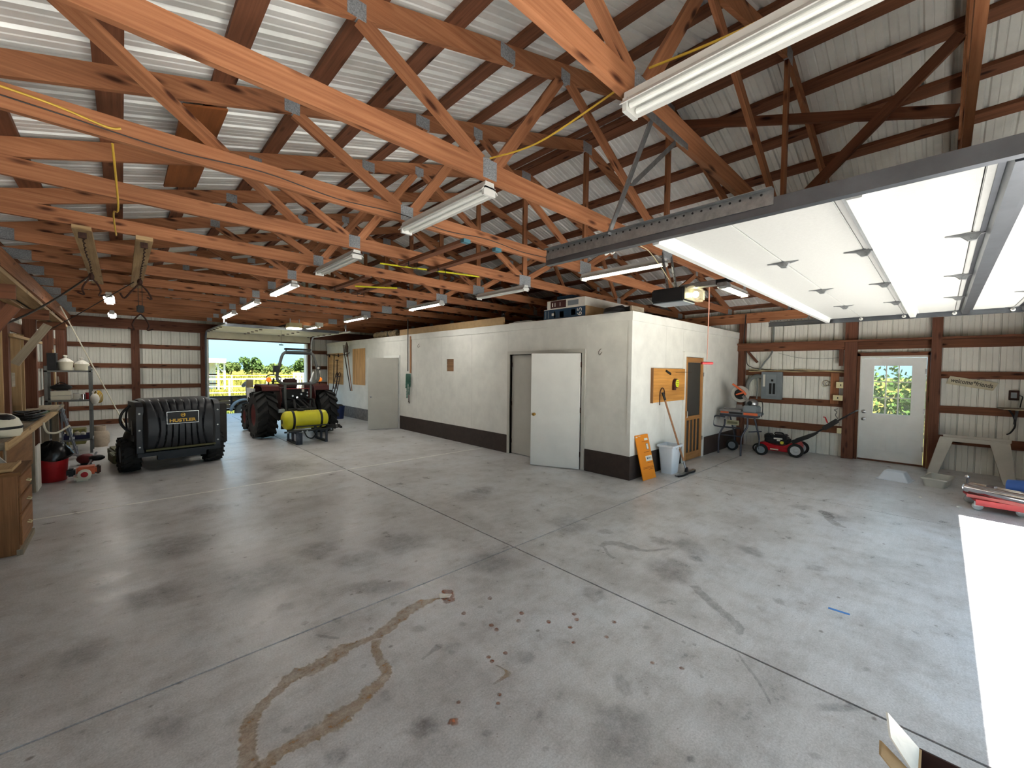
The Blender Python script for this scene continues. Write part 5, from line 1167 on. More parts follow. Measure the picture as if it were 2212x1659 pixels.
# step ladder folded and leaning
ld = thing('step_ladder', 'aluminium step ladder leaning between the workbench and the shelf', 'ladder', (0, 0, 0))
M_ALU = plain('dull_aluminium', srgb(128, 132, 138), .45, .7, .12, 9)
for o_ in (0, .2): MB().beam((-.82 - o_ * .1, 10.95 + o_ * 2, 1.0), (-.61 - o_ * .1, 11.0 + o_ * 2, .01), .06, .025, (1, 0, 0)).build('rail', M_ALU, ld)
for k in range(5): z = .18 + k * .18; x = -.61 - z * .21; MB().beam((x, 11.0, z), (x - .02, 11.38, z), .07, .02).build('step', M_ALU, ld)
MB().beam((-.80, 10.95, .95), (-.80, 10.98, .02), .04, .02, (1, 0, 0)).build('back_leg', M_ALU, ld)

# steel shelf unit with its load
su = thing('shelf_unit', 'grey steel shelf unit against the left wall loaded with buckets and boxes', 'shelf', (0, 0, 0))
M_SHELF = plain('grey_shelf_steel', srgb(112, 114, 112), .5, .5, .1, 8)
for x in (-1.04, -.46):
    for y in (11.62, 12.12): MB().box(x - .02, x + .02, y - .02, y + .02, 0, 1.72 if y < 12 else 1.66).build('post', M_SHELF, su)
for z in (.25, 1.03, 1.60): MB().box(-1.06, -.44, 11.6, 12.14, z, z + .03).build('shelf_board', M_SHELF, su)
for n_, x, y, r, h, lab in (('white_bucket', -.80, 11.85, .11, .16, 'white bucket with a tied bag on the top shelf, left one'), ('white_bucket', -.58, 11.9, .11, .12, 'short white bucket with a crumpled bag on the top shelf, right one')):
    o = thing(n_, lab, 'bucket', (x, y, 1.631)); MB().lathe([(r * .9, 0), (r, h), (r * 1.06, h), (r * 1.06, h + .012), (.02, h + .014)], (0, 0, 0), (0, 0, 1), 24).build('shell', M_CREAM, o, True)
    MB().lathe([(r * 1.0, h + .012), (r * .7, h + .05), (r * .2, h + .085), (r * .32, h + .13), (.01, h + .14)], (0, 0, 0), (0, 0, 1), 14).build('bag', M_PAPER, o)
o = thing('storage_crate', 'dark crate at the left end of the top shelf', 'crate', (-.98, 11.85, 1.631)); MB().box(-.05, .07, -.15, .15, 0, .32).build('body', M_BLACK, o, bevel=.008); MB().box(-.055, .075, -.155, .155, .32, .335).build('rim', M_BLACK, o)
for z, lab in ((1.061, 'lower white carton on the middle shelf'), (1.151, 'upper white carton on the middle shelf')):
    o = thing('white_carton', lab, 'carton', (-.86, 11.78, z)); MB().box(-.13, .13, -.12, .12, 0, .08).build('body', M_CREAM, o, bevel=.004); MB().box(-.132, .132, -.122, .122, .081, .085).build('lid', M_PAPER, o)
o = thing('black_bag', 'black soft bag on top of the white cartons', 'bag', (-.86, 11.8, 1.238)); MB().sphere((0, 0, .065), .15, 18, 10, (1.0, .8, .42)).build('body', M_BLACK, o, True); MB().tube(spline([(-.08, 0, .11), (0, 0, .16), (.08, 0, .11)], 5), .01, 6).build('handle', M_BLACK, o, True)
for k, (x, y, r, h, mm, lab) in enumerate([(-.66, 11.74, .045, .12, M_PAPER, 'white can on the middle shelf beside the cartons'), (-.56, 11.72, .04, .10, M_CHROME, 'shiny tin on the middle shelf'), (-.50, 11.75, .035, .13, M_RED, 'red can on the middle shelf near the post')]):
    o = thing('tin_can', lab, 'can', (x, y, 1.061)); MB().cyl((0, 0, 0), (0, 0, h), r, 18).build('body', mm, o, True); MB().cyl((0, 0, h), (0, 0, h + .006), r * .92, 18).build('lid', M_STEEL, o)
o = thing('plastic_bag', 'white plastic bag hanging off the shelf corner', 'bag', (-.40, 11.62, .98)); MB().sphere((0, 0, .09), .09, 14, 9, (.8, .8, 1.2)).build('body', M_PAPER, o, True); MB().torus((0, 0, .22), .035, .006, (0, 1, 0), 14, 5).build('handle', M_PAPER, o)
o = thing('cord_coil', 'yellow coiled cord hanging off the shelf corner', 'cord', (-.36, 12.0, .93))
for k in range(4): MB().torus((0, .012 * k, .16), .11 + .006 * k, .008, (1, .2 * k, .1), 24, 6).build('loop', M_YCORD, o, True)
o = thing('parts_tray', 'dark blue tray of bottles on the bottom shelf', 'tray', (-.66, 11.85, .281)); MB().box(-.2, .18, -.18, .18, 0, .02).box(-.2, .18, -.18, -.165, .02, .08).box(-.2, .18, .165, .18, .02, .08).box(-.2, -.185, -.165, .165, .02, .08).box(.165, .18, -.165, .165, .02, .08).build('body', plain('navy_plastic', srgb(34, 36, 74), .5, 0, .1, 6), o); MB().box(-.18, .16, -.16, .16, .021, .03).build('liner', M_BLACK, o)
for k, (x, y, h, mm, lab) in enumerate([(-.76, 11.8, .22, M_PAPER, 'tall white jug in the blue tray'), (-.66, 11.76, .13, M_CREAM, 'small cream bottle in the blue tray, middle'), (-.58, 11.78, .11, M_PAPER, 'small white bottle in the blue tray, right')]):
    o = thing('bottle', lab, 'bottle', (x, y, .312)); MB().lathe([(.04, 0), (.042, h * .7), (.018, h * .85), (.018, h * .93)], (0, 0, 0), (0, 0, 1), 16).build('body', mm, o, True); MB().cyl((0, 0, h * .93), (0, 0, h), .02, 12).build('cap', M_BLACK if k else M_PAPER, o)
o = thing('propane_tank', 'tan propane tank on the floor behind the shelf post', 'tank', (-.36, 12.42, 0)); MB().lathe([(.12, .03), (.15, .08), (.155, .25), (.13, .32), (.06, .35)], (0, 0, 0), (0, 0, 1), 24).build('body', plain('tan_tank', srgb(186, 170, 150), .5, 0, .12, 8), o, True); MB().lathe([(.12, 0), (.12, .05)], (0, 0, 0), (0, 0, 1), 22).build('foot_ring', MATS['tan_tank'], o); MB().lathe([(.09, .34), (.095, .44), (.09, .44), (.085, .34)], (0, 0, 0), (0, 0, 1), 20, False).build('collar', MATS['tan_tank'], o); MB().cyl((0, 0, .35), (0, 0, .42), .02, 10).build('valve', M_BRASS, o)
tag(MB().tube([(-.92, 12.9, 2.98), (.16, 12.6, .05)], .011, 8).build('pale_pole', M_CREAM, None, True), 'long thin pale pole leaning from the left carrier beam to the floor', 'pole')
for k, (x0, y0, x1, z1, w, mm, lab) in enumerate([(-.98, 12.6, -1.02, 2.05, .09, M_PALEWOOD, 'pale plank leaning on the wall behind the shelf, left one'), (-.80, 12.35, -.95, 1.5, .07, M_GREYWOOD, 'grey plank leaning on the wall behind the shelf, right one'), (-.88, 12.75, -1.04, 1.3, .06, M_BLACK, 'black bar leaning on the wall behind the shelf')]):
    tag(MB().beam((x0, y0, .01), (x1, y0 + .1, z1), w, .02, (1, 0, 0)).build('leaning_plank' if k < 2 else 'leaning_bar', mm), lab, 'plank' if k < 2 else 'bar')
tag(MB().box(-.9, -.6, 13.0, 13.4, 0, .33).build('storage_tote', plain('olive_tote', srgb(120, 116, 66), .6, 0, .1, 6), None, bevel=.01), 'olive tote on the floor behind the shelf unit', 'tote')
# ================================================================ THINGS ON AND AROUND THE INNER ROOM
def onbox(name, label, cat, x0, x1, y0, y1, z0, z1, mat, face=None, parts=()):
    o = thing(name, label, cat, ((x0 + x1) / 2, (y0 + y1) / 2, z0)); hx, hy = (x1 - x0) / 2, (y1 - y0) / 2
    MB().box(-hx, hx, -hy, hy, 0, z1 - z0).build('carton', mat, o, bevel=.004)
    for (n_, a, b, c, d, mm) in parts: MB().box(-hx - .002, -hx - .0004, a, b, c, d).build(n_, mm, o)
    return o
M_NAVY = plain('navy_print', srgb(26, 58, 84), .5, 0, .1, 6); M_MAROON = plain('maroon_print', srgb(74, 36, 34), .5, 0, .1, 6)
o = onbox('flat_carton', 'blue printed flat television carton, lowest of the stack on the room roof', 'carton', 5.88, 6.75, 4.32, 5.30, 2.692, 2.888, M_CARD, None, [('printed_panel', -.485, .485, .012, .186, M_NAVY), ('white_border', -.488, .488, .186, .196, M_PAPER), ('sticker', -.27, -.17, .05, .15, M_PAPER), ('sticker', .0, .1, .03, .14, MATS['grey_enamel']), ('sticker', .2, .235, .03, .15, M_PAPER)])
Rf = face_mat((-.4385, -.36, .10), (0, 0, 1), (0, 1, 0)); text('65', .15, M_PAPER, o, Rf)
for yy in (.44, .37): MB().box(-.4372, -.4354, yy - .008, yy + .008, .03, .165).build('print_line', M_GREY, o)
MB().box(-.4372, -.4354, .235, .29, .07, .12).build('print_panel', M_PAPER, o)
o = onbox('flat_carton', 'white flat carton with a maroon end panel, second in the stack', 'carton', 5.88, 7.6, 4.34, 5.22, 2.889, 3.045, M_PAPER, None, [('printed_panel', -.02, .35, .01, .145, M_MAROON), ('sticker', -.30, -.06, .03, .12, M_GREY)])
for yy, w in ((.30, .012), (.24, .008), (.12, .006)): MB().box(-.8642, -.8622, yy - w, yy + w, .04, .11).build('print_line', M_PAPER, o)
onbox('flat_carton', 'dark blue carton on top, half hidden behind a truss chord', 'carton', 6.0, 6.6, 4.72, 5.08, 3.046, 3.135, M_NAVY)
o = onbox('cardboard_sheet', 'long folded cardboard sheet lying along the edge of the room roof', 'cardboard', 5.86, 5.90, 6.42, 10.9, 2.692, 2.86, M_CARD)
o = thing('paper_pile', 'flattened white and black wrappers beside the cartons', 'wrappers', (5.98, 5.9, 2.692))
for k in range(5): MB().box(-.1 + .02 * k, .25, -.42 + .07 * k, .45 - .05 * k, .012 * k, .012 * k + .01).build('sheet', M_PAPER if k % 2 else M_BLACK, o)
o = thing('insulation_roll', 'mottled tan roll of insulation on the far end of the room roof', 'roll', (6.0, 12.0, 2.692))
MB().tube([(0, -.75 + k * .15, .10 + .012 * (k % 2)) for k in range(11)], [.09 + .018 * (k % 2) for k in range(11)], 14).build('roll', plain('mottled_tan', srgb(142, 124, 96), .9, 0, .4, 14), o, True); MB().tube([(0, -.3, .10), (0, -.27, .10)], .118, 14).build('tie', M_BLACK, o)
o = thing('dark_tarp', 'dark crumpled tarp at the near corner of the room roof', 'tarp', (6.25, 3.75, 2.692)); mb = MB(); rg = []
for j, (r, z) in enumerate([(.42, 0), (.40, .05), (.30, .10), (.12, .14)]): rg.append([Vector((r * 1.4 * math.cos(a), r * .55 * math.sin(a), z + (.02 * math.sin(5 * a + j) if j else 0))) for a in [i * 2 * PI / 24 for i in range(24)]])
mb.loft(rg).build('sheet', M_BLACK, o, True); MB().box(-.3, .1, -.28, -.25, .0, .11).build('framed_edge', M_GREYWOOD, o)

# tools hung on the side wall, far end
for lab, y0, y1, z0, z1 in (('plywood sheet screwed to the white wall, left one behind the hand truck', 15.0, 16.55, 1.13, 2.28), ('plywood sheet screwed to the white wall, right one next to the open door', 13.15, 14.15, 1.17, 2.40)):
    tag(MB().box(RX - .012, RX - .001, y0, y1, z0, z1).build('plywood_sheet', M_PLY), lab, 'board', 'plywood sheets on the white wall')
hr = thing('tool_hook_rack', 'rusty bent hook rail holding long tools on the white wall', 'rack', (RX - .06, 14.8, 2.2))
MB().tube(spline([(0, 1.6, .02), (-.12, 1.4, .05), (-.14, .9, .03), (.0, .6, .0), (-.1, .2, .0), (-.02, -.2, .02), (-.12, -.6, .02), (-.14, -.85, .06)], 5), .014, 6).build('rail', M_RUST, hr, True)
for y in (1.5, .6, -.2): MB().box(.02, .045, y - .03, y + .03, -.06, .06).build('bracket', M_RUST, hr)
def longtool(name, label, cat, p0, p1, head, mat=M_HANDLE):
    o = thing(name, label, cat, p0); d = Vector(p1) - Vector(p0)
    MB().cyl((0, 0, 0), d, .016, 8).build('handle', mat, o, True); head(o, d); return o
def h_shovel(o, d): MB().prism([(-.10, -.02), (.10, -.02), (.12, .18), (.0, .34), (-.12, .18)], 'x', d.x - .03, d.x - .005).xf(Matrix.Translation((0, d.y, d.z))).build('blade', M_RUST, o)
def h_fork(o, d):
    for k in (-1, 0, 1): MB().cyl((d.x, d.y + k * .04, d.z), (d.x - .02, d.y + k * .06, d.z + .3), .007, 6).build('tine', M_RUST, o)
def h_bar(o, d): MB().box(d.x - .03, d.x + .01, d.y - .10, d.y + .10, d.z, d.z + .04).build('blade', M_RUST, o)
longtool('spade', 'long-handled spade hung head up on the white wall, right of the hook rail', 'spade', (RX - .12, 13.95, .95), (RX - .12, 14.35, 2.3), h_shovel)
longtool('garden_fork', 'long-handled fork hung head up beside the spade', 'fork', (RX - .14, 14.02, .95), (RX - .14, 14.55, 2.25), h_fork, M_RUST)
longtool('hoe', 'hoe hanging at the far end of the hook rail', 'hoe', (RX - .10, 16.2, .9), (RX - .10, 16.2, 2.2), h_bar)
longtool('rake', 'rake hanging between the hoe and the hand truck', 'rake', (RX - .10, 15.7, .95), (RX - .10, 15.62, 2.2), h_bar, M_RUST)
longtool('pry_bar', 'thin iron bar hanging left of the hand truck', 'bar', (RX - .09, 15.4, 1.0), (RX - .09, 15.35, 2.0), h_bar, M_RUST)
ht = thing('hand_truck', 'rusty hand truck with rounded double handles leaning on the white wall', 'hand truck', (RX - .42, 15.25, 0))
def lean(z): return .36 * z / 1.65
for y0 in (-.22, .02):
    P = [(lean(.12), y0, .12), (lean(1.45), y0, 1.45)] + [(lean(1.45 + .1 * math.sin(a)), y0 + .1 - .1 * math.cos(a), 1.45 + .12 * math.sin(a)) for a in [i * PI / 8 for i in range(1, 8)]] + [(lean(1.45), y0 + .2, 1.45), (lean(.12), y0 + .2, .12)]
    MB().tube(P, .013, 7).build('frame_loop', M_RUST, ht, True)
for z in (.35, .75, 1.0, 1.25, 1.42): MB().box(lean(z) - .012, lean(z) + .012, -.22, .22, z - .012, z + .012).build('cross_bar', M_RUST, ht)
MB().box(-.22, .05, -.2, .2, .012, .022).build('toe_plate', M_RUST, ht)
for y in (-.20, .20): MB().lathe([(.05, -.035), (.115, -.04), (.13, -.02), (.13, .02), (.115, .04), (.05, .035)], (.12, y, .131), (0, 1, 0), 22).build('wheel', M_RUBBER, ht, True)
bb = thing('blue_bin', 'dark blue bin on the floor at the far end of the white wall', 'bin', (5.35, 14.2, 0)); MB().lathe([(.16, 0), (.2, .42), (.21, .42), (.21, .44), (.19, .44), (.15, .03)], (0, 0, 0), (0, 0, 1), 24).build('shell', plain('navy_bin', srgb(28, 46, 92), .5, 0, .1, 6), bb, True); MB().sphere((0, 0, .44), .16, 14, 8, (1, 1, .4)).build('contents', M_BLACK, bb, True)
wj = thing('white_jug', 'white plastic jug beside the hand truck', 'jug', (5.62, 15.95, 0)); MB().lathe([(.12, 0), (.13, .05), (.13, .55), (.05, .68), (.05, .74)], (0, 0, 0), (0, 0, 1), 20).build('body', M_PAPER, wj, True); MB().cyl((0, 0, .74), (0, 0, .78), .055, 14).build('cap', M_PAPER, wj)

# hanging rod and green chains
hg = thing('tow_chains', 'bunch of green chains hanging on the white wall below a dark bar', 'chain', (RX - .05, 10.25, .80))
M_GCHAIN = plain('green_chain', srgb(70, 122, 106), .5, .3, .2, 20)
def chainmesh(pts, link=.05, r=.006):
    P = [Vector(p) for p in pts]; mb = MB(); k = 0
    for a, b in zip(P, P[1:]):
        n_ = max(1, int((b - a).length / (link * .75)))
        for i in range(n_):
            c = a.lerp(b, (i + .5) / n_); d = (b - a).normalized() * link / 2; s = Vector((.011, 0, 0)) if k % 2 else Vector((0, .013, 0)); k += 1
            mb.tube([c - d * .8, c - d * .5 + s, c + d * .5 + s, c + d * .8, c + d * .5 - s, c - d * .5 - s], r, 4, close=True)
    return mb
for k in range(5):
    y = -.11 + k * .052; zb = (.45, .22, .52, .12, .40)[k]
    chainmesh([(0, y, .80), (-.012, y - .008, zb), (-.012, y + .014, zb), (0, y + .02, .78)]).build('chain', M_GCHAIN, hg)
chainmesh([(0, -.02, .30), (0, -.03, .0)]).build('chain', M_RUST, hg); MB().tube(arc((0, -.03, -.0), .025, 0, PI * 1.5, 8, 'yz'), .008, 6).build('hook', M_RUST, hg)
bar = thing('hanging_bar', 'black rod with a wooden backing strip hanging above the green chains', 'bar', (RX - .03, 10.28, 1.62))
MB().box(.008, .024, -.12, -.05, .0, 1.02).build('backing_strip', M_HANDLE, bar); MB().cyl((-.02, 0, .05), (-.02, 0, 1.50), .013, 8).build('rod', M_BLKSTEEL, bar, True)
for z in (.3, .75): MB().cyl((-.035, 0, z), (-.02, 0, z), .012, 8).build('rivet', M_STEEL, bar)
for lab, y, z in (('small wire hook on the white wall right of the hanging bar', 9.75, 2.35), ('bent wire hook on the white wall near the room corner', 3.95, 2.05)):
    tag(MB().tube(spline([(RX - .001, y, z + .06), (RX - .03, y, z + .05), (RX - .035, y + .03, z), (RX - .03, y + .01, z - .04), (RX - .006, y - .02, z + .01)], 5), .004, 6).build('wire_hook', M_RUST, None, True), lab, 'hook', 'hooks on the white wall')

# pegboard with tape and a loop
pb = thing('pegboard', 'brown framed board on the end wall holding a tape dispenser', 'board', (7.10, RY - .002, 1.21))
MB().box(-.62, .62, -.035, -.001, 0, .585).build('board', M_PLYDARK if 0 else wood('orange_pegboard', srgb(176, 122, 58), srgb(212, 158, 86), knot=.0, grain=.6), pb)
MB().box(-.635, -.62, -.045, -.001, -.005, .59).build('edge', M_PLYDARK, pb)
for k in range(9): MB().box(-.62, .62, -.0356, -.0350, .05 + k * .06, .052 + k * .06).build('groove', M_PLYDARK, pb)
tg = thing('tape_disc', 'yellow-faced measuring tape disc hanging on the brown board', 'tape', (7.28, RY - .0375, 1.53))
MB().cyl((0, -.05, 0), (0, -.002, 0), .085, 24).build('case', M_MAROON, tg); MB().box(-.09, -.02, -.045, -.004, -.12, -.02).build('base', M_MAROON, tg); MB().cyl((.012, -.053, 0), (.012, -.051, 0), .07, 24).build('yellow_face', plain('bright_yellow_label', srgb(222, 226, 40), .5, 0, .03, 6), tg)
for z in (-.03, 0, .03): MB().box(-.035, .06, -.0545, -.0532, z - .004, z + .004).build('print_line', M_BLACK, tg)
tag(MB().beam((6.93, RY - .045, 1.755), (7.10, RY - .05, 1.70), .02, .035).build('black_pliers', M_BLACK), 'black pliers hung at the top of the brown board', 'pliers')
tag(MB().tube(spline([(6.72, RY - .045, 1.16), (6.72, RY - .045, 1.36), (6.76, RY - .05, 1.44), (6.83, RY - .05, 1.45), (6.88, RY - .05, 1.38), (6.88, RY - .05, 1.27)], 6), .009, 6).build('cord_loop', M_RUST, None, True), 'dark hooked loop hanging at the lower left of the brown board', 'loop')
# wire shelf hooks above the door line
tag(MB().tube([(7.3, RY - .05, 1.73), (8.0, RY - .05, 1.735)], .003, 5).build('wire_line', M_RUST), 'thin wire stretched across the top of the brown board', 'wire')

# orange board, white bin, squeegee
ob = thing('orange_sign_board', 'orange printed board leaning on the end wall beside the white bin', 'board', (6.155, 3.20, 0.0), math.radians(-3), rot=(math.radians(-14), 0, math.radians(-3)))
MB().box(-.19, .19, -.008, .008, 0, .72).build('board', plain('orange_card', srgb(232, 140, 34), .45, 0, .06, 2.5), ob, bevel=.002)
for a, b, c, d, mm, n_ in ((.05, .15, .62, .655, M_PAPER, 'label'), (.07, .135, .47, .57, M_GREY, 'picture'), (.08, .125, .48, .56, M_PAPER, 'picture'), (-.01, .175, .285, .37, M_PAPER, 'label'), (-.18, -.13, .68, .70, M_PAPER, 'label'), (-.10, -.04, .695, .705, M_PAPER, 'label')):
    MB().box(a, b, -.0105 - (.001 if mm is M_PAPER and n_ == 'picture' else 0), -.0085, c, d).build(n_, mm, ob)
M_OINK = plain('brown_print', srgb(150, 70, 24), .6, 0, .1, 8)
for z, a, b in ((.60, -.03, .15), (.43, -.03, .15), (.255, .02, .17), (.19, -.13, .16), (.172, -.13, .17), (.15, .03, .16)): MB().box(a, b, -.0095, -.0085, z, z + .007).build('print_line', M_OINK, ob)
for x, w in ((.035, .012), (.065, .008), (.10, .012), (.14, .01)): MB().box(x - w, x + w, -.0115, -.0107, .315, .345).build('print_mark', M_GREY if x > .08 else M_NAVY, ob)
wbn = thing('waste_bin', 'white square plastic waste bin against the dark base band', 'bin', (6.83, 3.19, 0), math.radians(2))
def sq(hx, hy, z, r=.03, n=5):
    out = []
    for cx_, cy_, a0 in ((hx - r, hy - r, 0), (-hx + r, hy - r, PI / 2), (-hx + r, -hy + r, PI), (hx - r, -hy + r, PI * 1.5)):
        for i in range(n): a = a0 + PI / 2 * i / (n - 1); out.append(Vector((cx_ + r * math.cos(a), cy_ + r * math.sin(a), z)))
    return out
M_BIN = plain('white_bin_plastic', srgb(214, 220, 228), .4, 0, .03, 5)
MB().loft([sq(.13, .10, 0), sq(.175, .135, .47), sq(.195, .155, .475), sq(.195, .155, .49), sq(.17, .13, .49), sq(.125, .095, .012)]).build('shell', M_BIN, wbn, True, 40)
MB().loft([sq(.192, .152, .455), sq(.197, .157, .46), sq(.197, .157, .478), sq(.192, .152, .478)], False).build('rim', M_BIN, wbn, True, 40)
for x in (-.11, -.02): MB().box(x - .012, x + .012, -.165, -.157, .435, .455).build('rim_notch', M_WHITE, wbn)
sq_ = thing('floor_squeegee', 'wooden-handled floor squeegee leaning on the brown board', 'squeegee', (6.95, 2.94, 0))
MB().cyl((.0, .02, .10), (-.20, .36, 1.36), .016, 10).build('handle', M_HANDLE, sq_, True); MB().cyl((-.183, .325, 1.25), (-.205, .365, 1.38), .021, 10).build('grip', M_BLACK, sq_, True); MB().cyl((.003, .016, .075), (-.02, .052, .22), .019, 10).build('ferrule', M_STEEL, sq_, True)
MB().prism([(-.05, .0), (.05, .0), (.012, .10), (-.012, .10)], 'y', -.01, .025).xf(Matrix.Translation((0, 0, .015))).build('socket', M_BLACK, sq_)
P = spline([(-.34, .03, .02), (-.2, -.01, .025), (0, .0, .028), (.2, -.01, .025), (.34, .03, .02)], 5)
mb = MB()
for a, b in zip(P, P[1:]): mb.beam(a, b, .05, .022)
mb.build('head', M_STEEL, sq_); mb = MB()
for a, b in zip(P, P[1:]): mb.beam(a + Vector((0, -.03, -.008)), b + Vector((0, -.03, -.008)), .025, .022)
mb.build('rubber_blade', M_BLACK, sq_)
# ================================================================ RIGHT SIDE
ep = thing('electrical_panel', 'grey electrical breaker panel with black breakers on the right wall', 'electrical panel', (XR - .045, 2.68, 1.14))
MB().box(-.09, .0, -.20, .205, 0, .61).build('box', M_GREY, ep); MB().box(-.102, -.0905, -.205, .21, -.005, .615).build('cover', M_GREY, ep, bevel=.002)
MB().box(-.108, -.1025, -.095, .105, .08, .56).build('door', plain('grey_panel_door', srgb(136, 144, 150), .45, .1, .05, 6), ep, bevel=.006)
for y in (-.05, .02):
    MB().box(-.111, -.1085, y - .025, y + .025, .115, .36).build('breaker_bank', M_BLACK, ep)
    for k in range(10): MB().box(-.118, -.1115, y - .012, y + .012, .125 + k * .023, .135 + k * .023).build('breaker', M_BLACK, ep)
MB().box(-.113, -.1085, -.035, .01, .40, .45).build('main_breaker', M_BLACK, ep); MB().box(-.1045, -.1025, .13, .175, .28, .56).build('label_strip', M_PAPER, ep)
def conduit(label, pts, r, mat=M_CONDUIT): return tag(MB().tube(spline(pts, 6), r, 10).build('conduit', mat, None, True), label, 'conduit')
xw = XR - .09
conduit('thick grey conduit bending from the breaker panel down behind the saw', [(xw, 2.90, 1.655), (xw, 3.02, 1.655), (xw, 3.12, 1.60), (xw, 3.19, 1.48), (xw, 3.20, 1.30), (xw, 3.20, .9)], .045)
conduit('thin grey conduit rising from the panel top to the carrier beam', [(xw, 2.93, 1.80), (xw, 2.86, 1.98), (xw - .03, 2.74, 2.20), (xw - .06, 2.69, 2.36), (xw - .3, 2.685, 2.45), (xw - .3, 2.685, 2.88)] if 0 else [(xw, 2.95, 1.81), (xw, 2.86, 1.97), (xw, 2.75, 2.12), (xw, 2.70, 2.24), (xw, 2.69, 2.36)], .017)
conduit('thin grey conduit above the ledger up to the carrier beam', [(xw, 2.69, 2.43), (xw, 2.685, 2.66), (xw, 2.69, 2.89)], .017)
conduit('thin grey conduit dropping beside the left of the panel', [(xw, 3.00, 1.61), (xw, 2.985, 1.4), (xw, 2.99, 1.12)], .016)
for k in range(6):
    lab = ['black cable sweeping round the corner post to the panel', 'cream cable along the upper girt, topmost of the bundle', 'cream cable along the upper girt, second of the bundle', 'dark cable along the upper girt, middle of the bundle', 'cream cable along the upper girt, fourth of the bundle', 'cream cable along the upper girt, lowest of the bundle'][k]
    if k == 0: pts = [(XR - .22, 3.20, 2.36), (XR - .21, 3.20, 2.1), (XR - .16, 3.18, 1.92), (XR - .1, 3.02, 1.84), (XR - .06, 2.8, 1.815), (XR - .06, 2.6, 1.80)]
    else: pts = [(XR - .05 - .006 * k, 3.18 - .2 * j, 1.815 + .012 * math.sin(j * 1.3 + k) - .008 * k) for j in range(10)]
    tag(MB().tube(spline(pts, 4), .009 if k == 0 else .006, 6).build('wiring_cable', M_DARKWIRE if k in (0, 3) else M_WIRE, None, True), lab, 'cable', 'cables on the upper girt')
tag(MB().tube(spline([(XR - .06, 2.6, 2.2), (XR - .05, 2.2, 2.08), (XR - .05, 1.8, 2.05), (XR - .05, 1.45, 2.08)], 5), .004, 6).build('wiring_cable', M_CONDUIT, None, True), 'thin grey wire drooping across the wall above the bundle', 'cable')
def plate(name, label, y0, y1, z0, z1, marks):
    o = thing(name, label, 'switch', (XR - .135, (y0 + y1) / 2, z0)); w = (y1 - y0) / 2
    MB().box(-.05, .018, -w + .005, w - .005, .005, z1 - z0 - .005).build('box', M_IVORY, o, bevel=.003); MB().box(-.056, -.0505, -w, w, 0, z1 - z0).build('face_plate', M_IVORY, o, bevel=.002)
    for y, mm in marks: MB().box(-.062, -.0565, y - .008, y + .008, (z1 - z0) / 2 - .02, (z1 - z0) / 2 + .02).build('toggle', mm, o)
plate('switch_box', 'upper ivory switch box beside the post left of the entry door', 1.385, 1.50, 1.44, 1.565, [(-.02, M_BLACK), (.03, M_IVORY)])
plate('switch_box', 'wider ivory triple switch box below the other one by the post', 1.385, 1.545, 1.18, 1.29, [(-.045, M_IVORY), (0, M_BLACK), (.045, M_IVORY)])
plate('wall_outlet', 'ivory outlet at the end of the lowest girt by the post', 1.385, 1.46, .50, .61, [(-.0, M_CREAM)])
wc = thing('wire_tangle', 'small tangle of pale wire hooked left of the wooden mounting board', 'wire', (XR - .06, 1.68, 1.52))
for k in range(4): MB().torus((0, .02 * k - .03, .02 * math.sin(k)), .045 + .008 * k, .004, (1, .3 * k, .2), 18, 5).build('loop', M_WIRE if k % 2 else M_RUST, wc, True)
# welcome sign
sg = thing('welcome_sign', 'pale wooden sign lettered welcome friends, hung askew on the right wall', 'sign', (XR - .055, -.37, 1.60), rot=(math.radians(11), 0, 0))
MB().prism([(.295, -.075), (-.275, -.075), (-.31, .07), (.275, .07)], 'x', -.02, .0).build('board', plain('cream_sign_paint', srgb(204, 196, 168), .7, 0, .1, 9), sg, bevel=.003)
text('welcome*friends', .105, M_DARKWIRE, sg, face_mat((-.0235, -.005, .0), (0, -1, 0), (0, 0, 1)), width=.51, bold=.0015)
pf = thing('outlet_box', 'dark framed outlet box with a cord on the right wall', 'outlet', (XR - .02, -.86, 1.325))
MB().box(-.045, .018, -.055, .055, 0, .165).build('frame', M_RUST, pf, bevel=.004); MB().box(-.05, -.0455, -.03, .035, .035, .13).build('face', M_GREY, pf)
MB().tube(spline([(-.04, -.06, .08), (-.05, -.09, .06), (-.05, -.08, -.02), (-.05, -.07, -.12)], 5), .007, 6).build('cord', M_BLACK, pf, True)
ws_ = thing('wall_shelf', 'thin plywood shelf projecting from the right wall at the picture edge', 'shelf', (XR - .04, -.98, 1.178))
MB().prism([(-.50, -.29), (-.46, .26), (.0, .30), (.0, -.29)], 'z', 0, .018).build('board', M_GREYWOOD, ws_); MB().beam((-.02, .1, -.25), (-.3, .1, -.002), .03, .03).build('bracket', M_GALV, ws_)
tag(MB().tube(spline([(XR - .2, -.80, 1.17), (XR - .17, -.86, 1.05), (XR - .16, -.88, .9), (XR - .12, -.84, .78), (XR - .1, -.80, .74)], 6), .011, 6).build('black_strap', M_BLACK, None, True), 'black strap dangling below the wall shelf', 'strap')

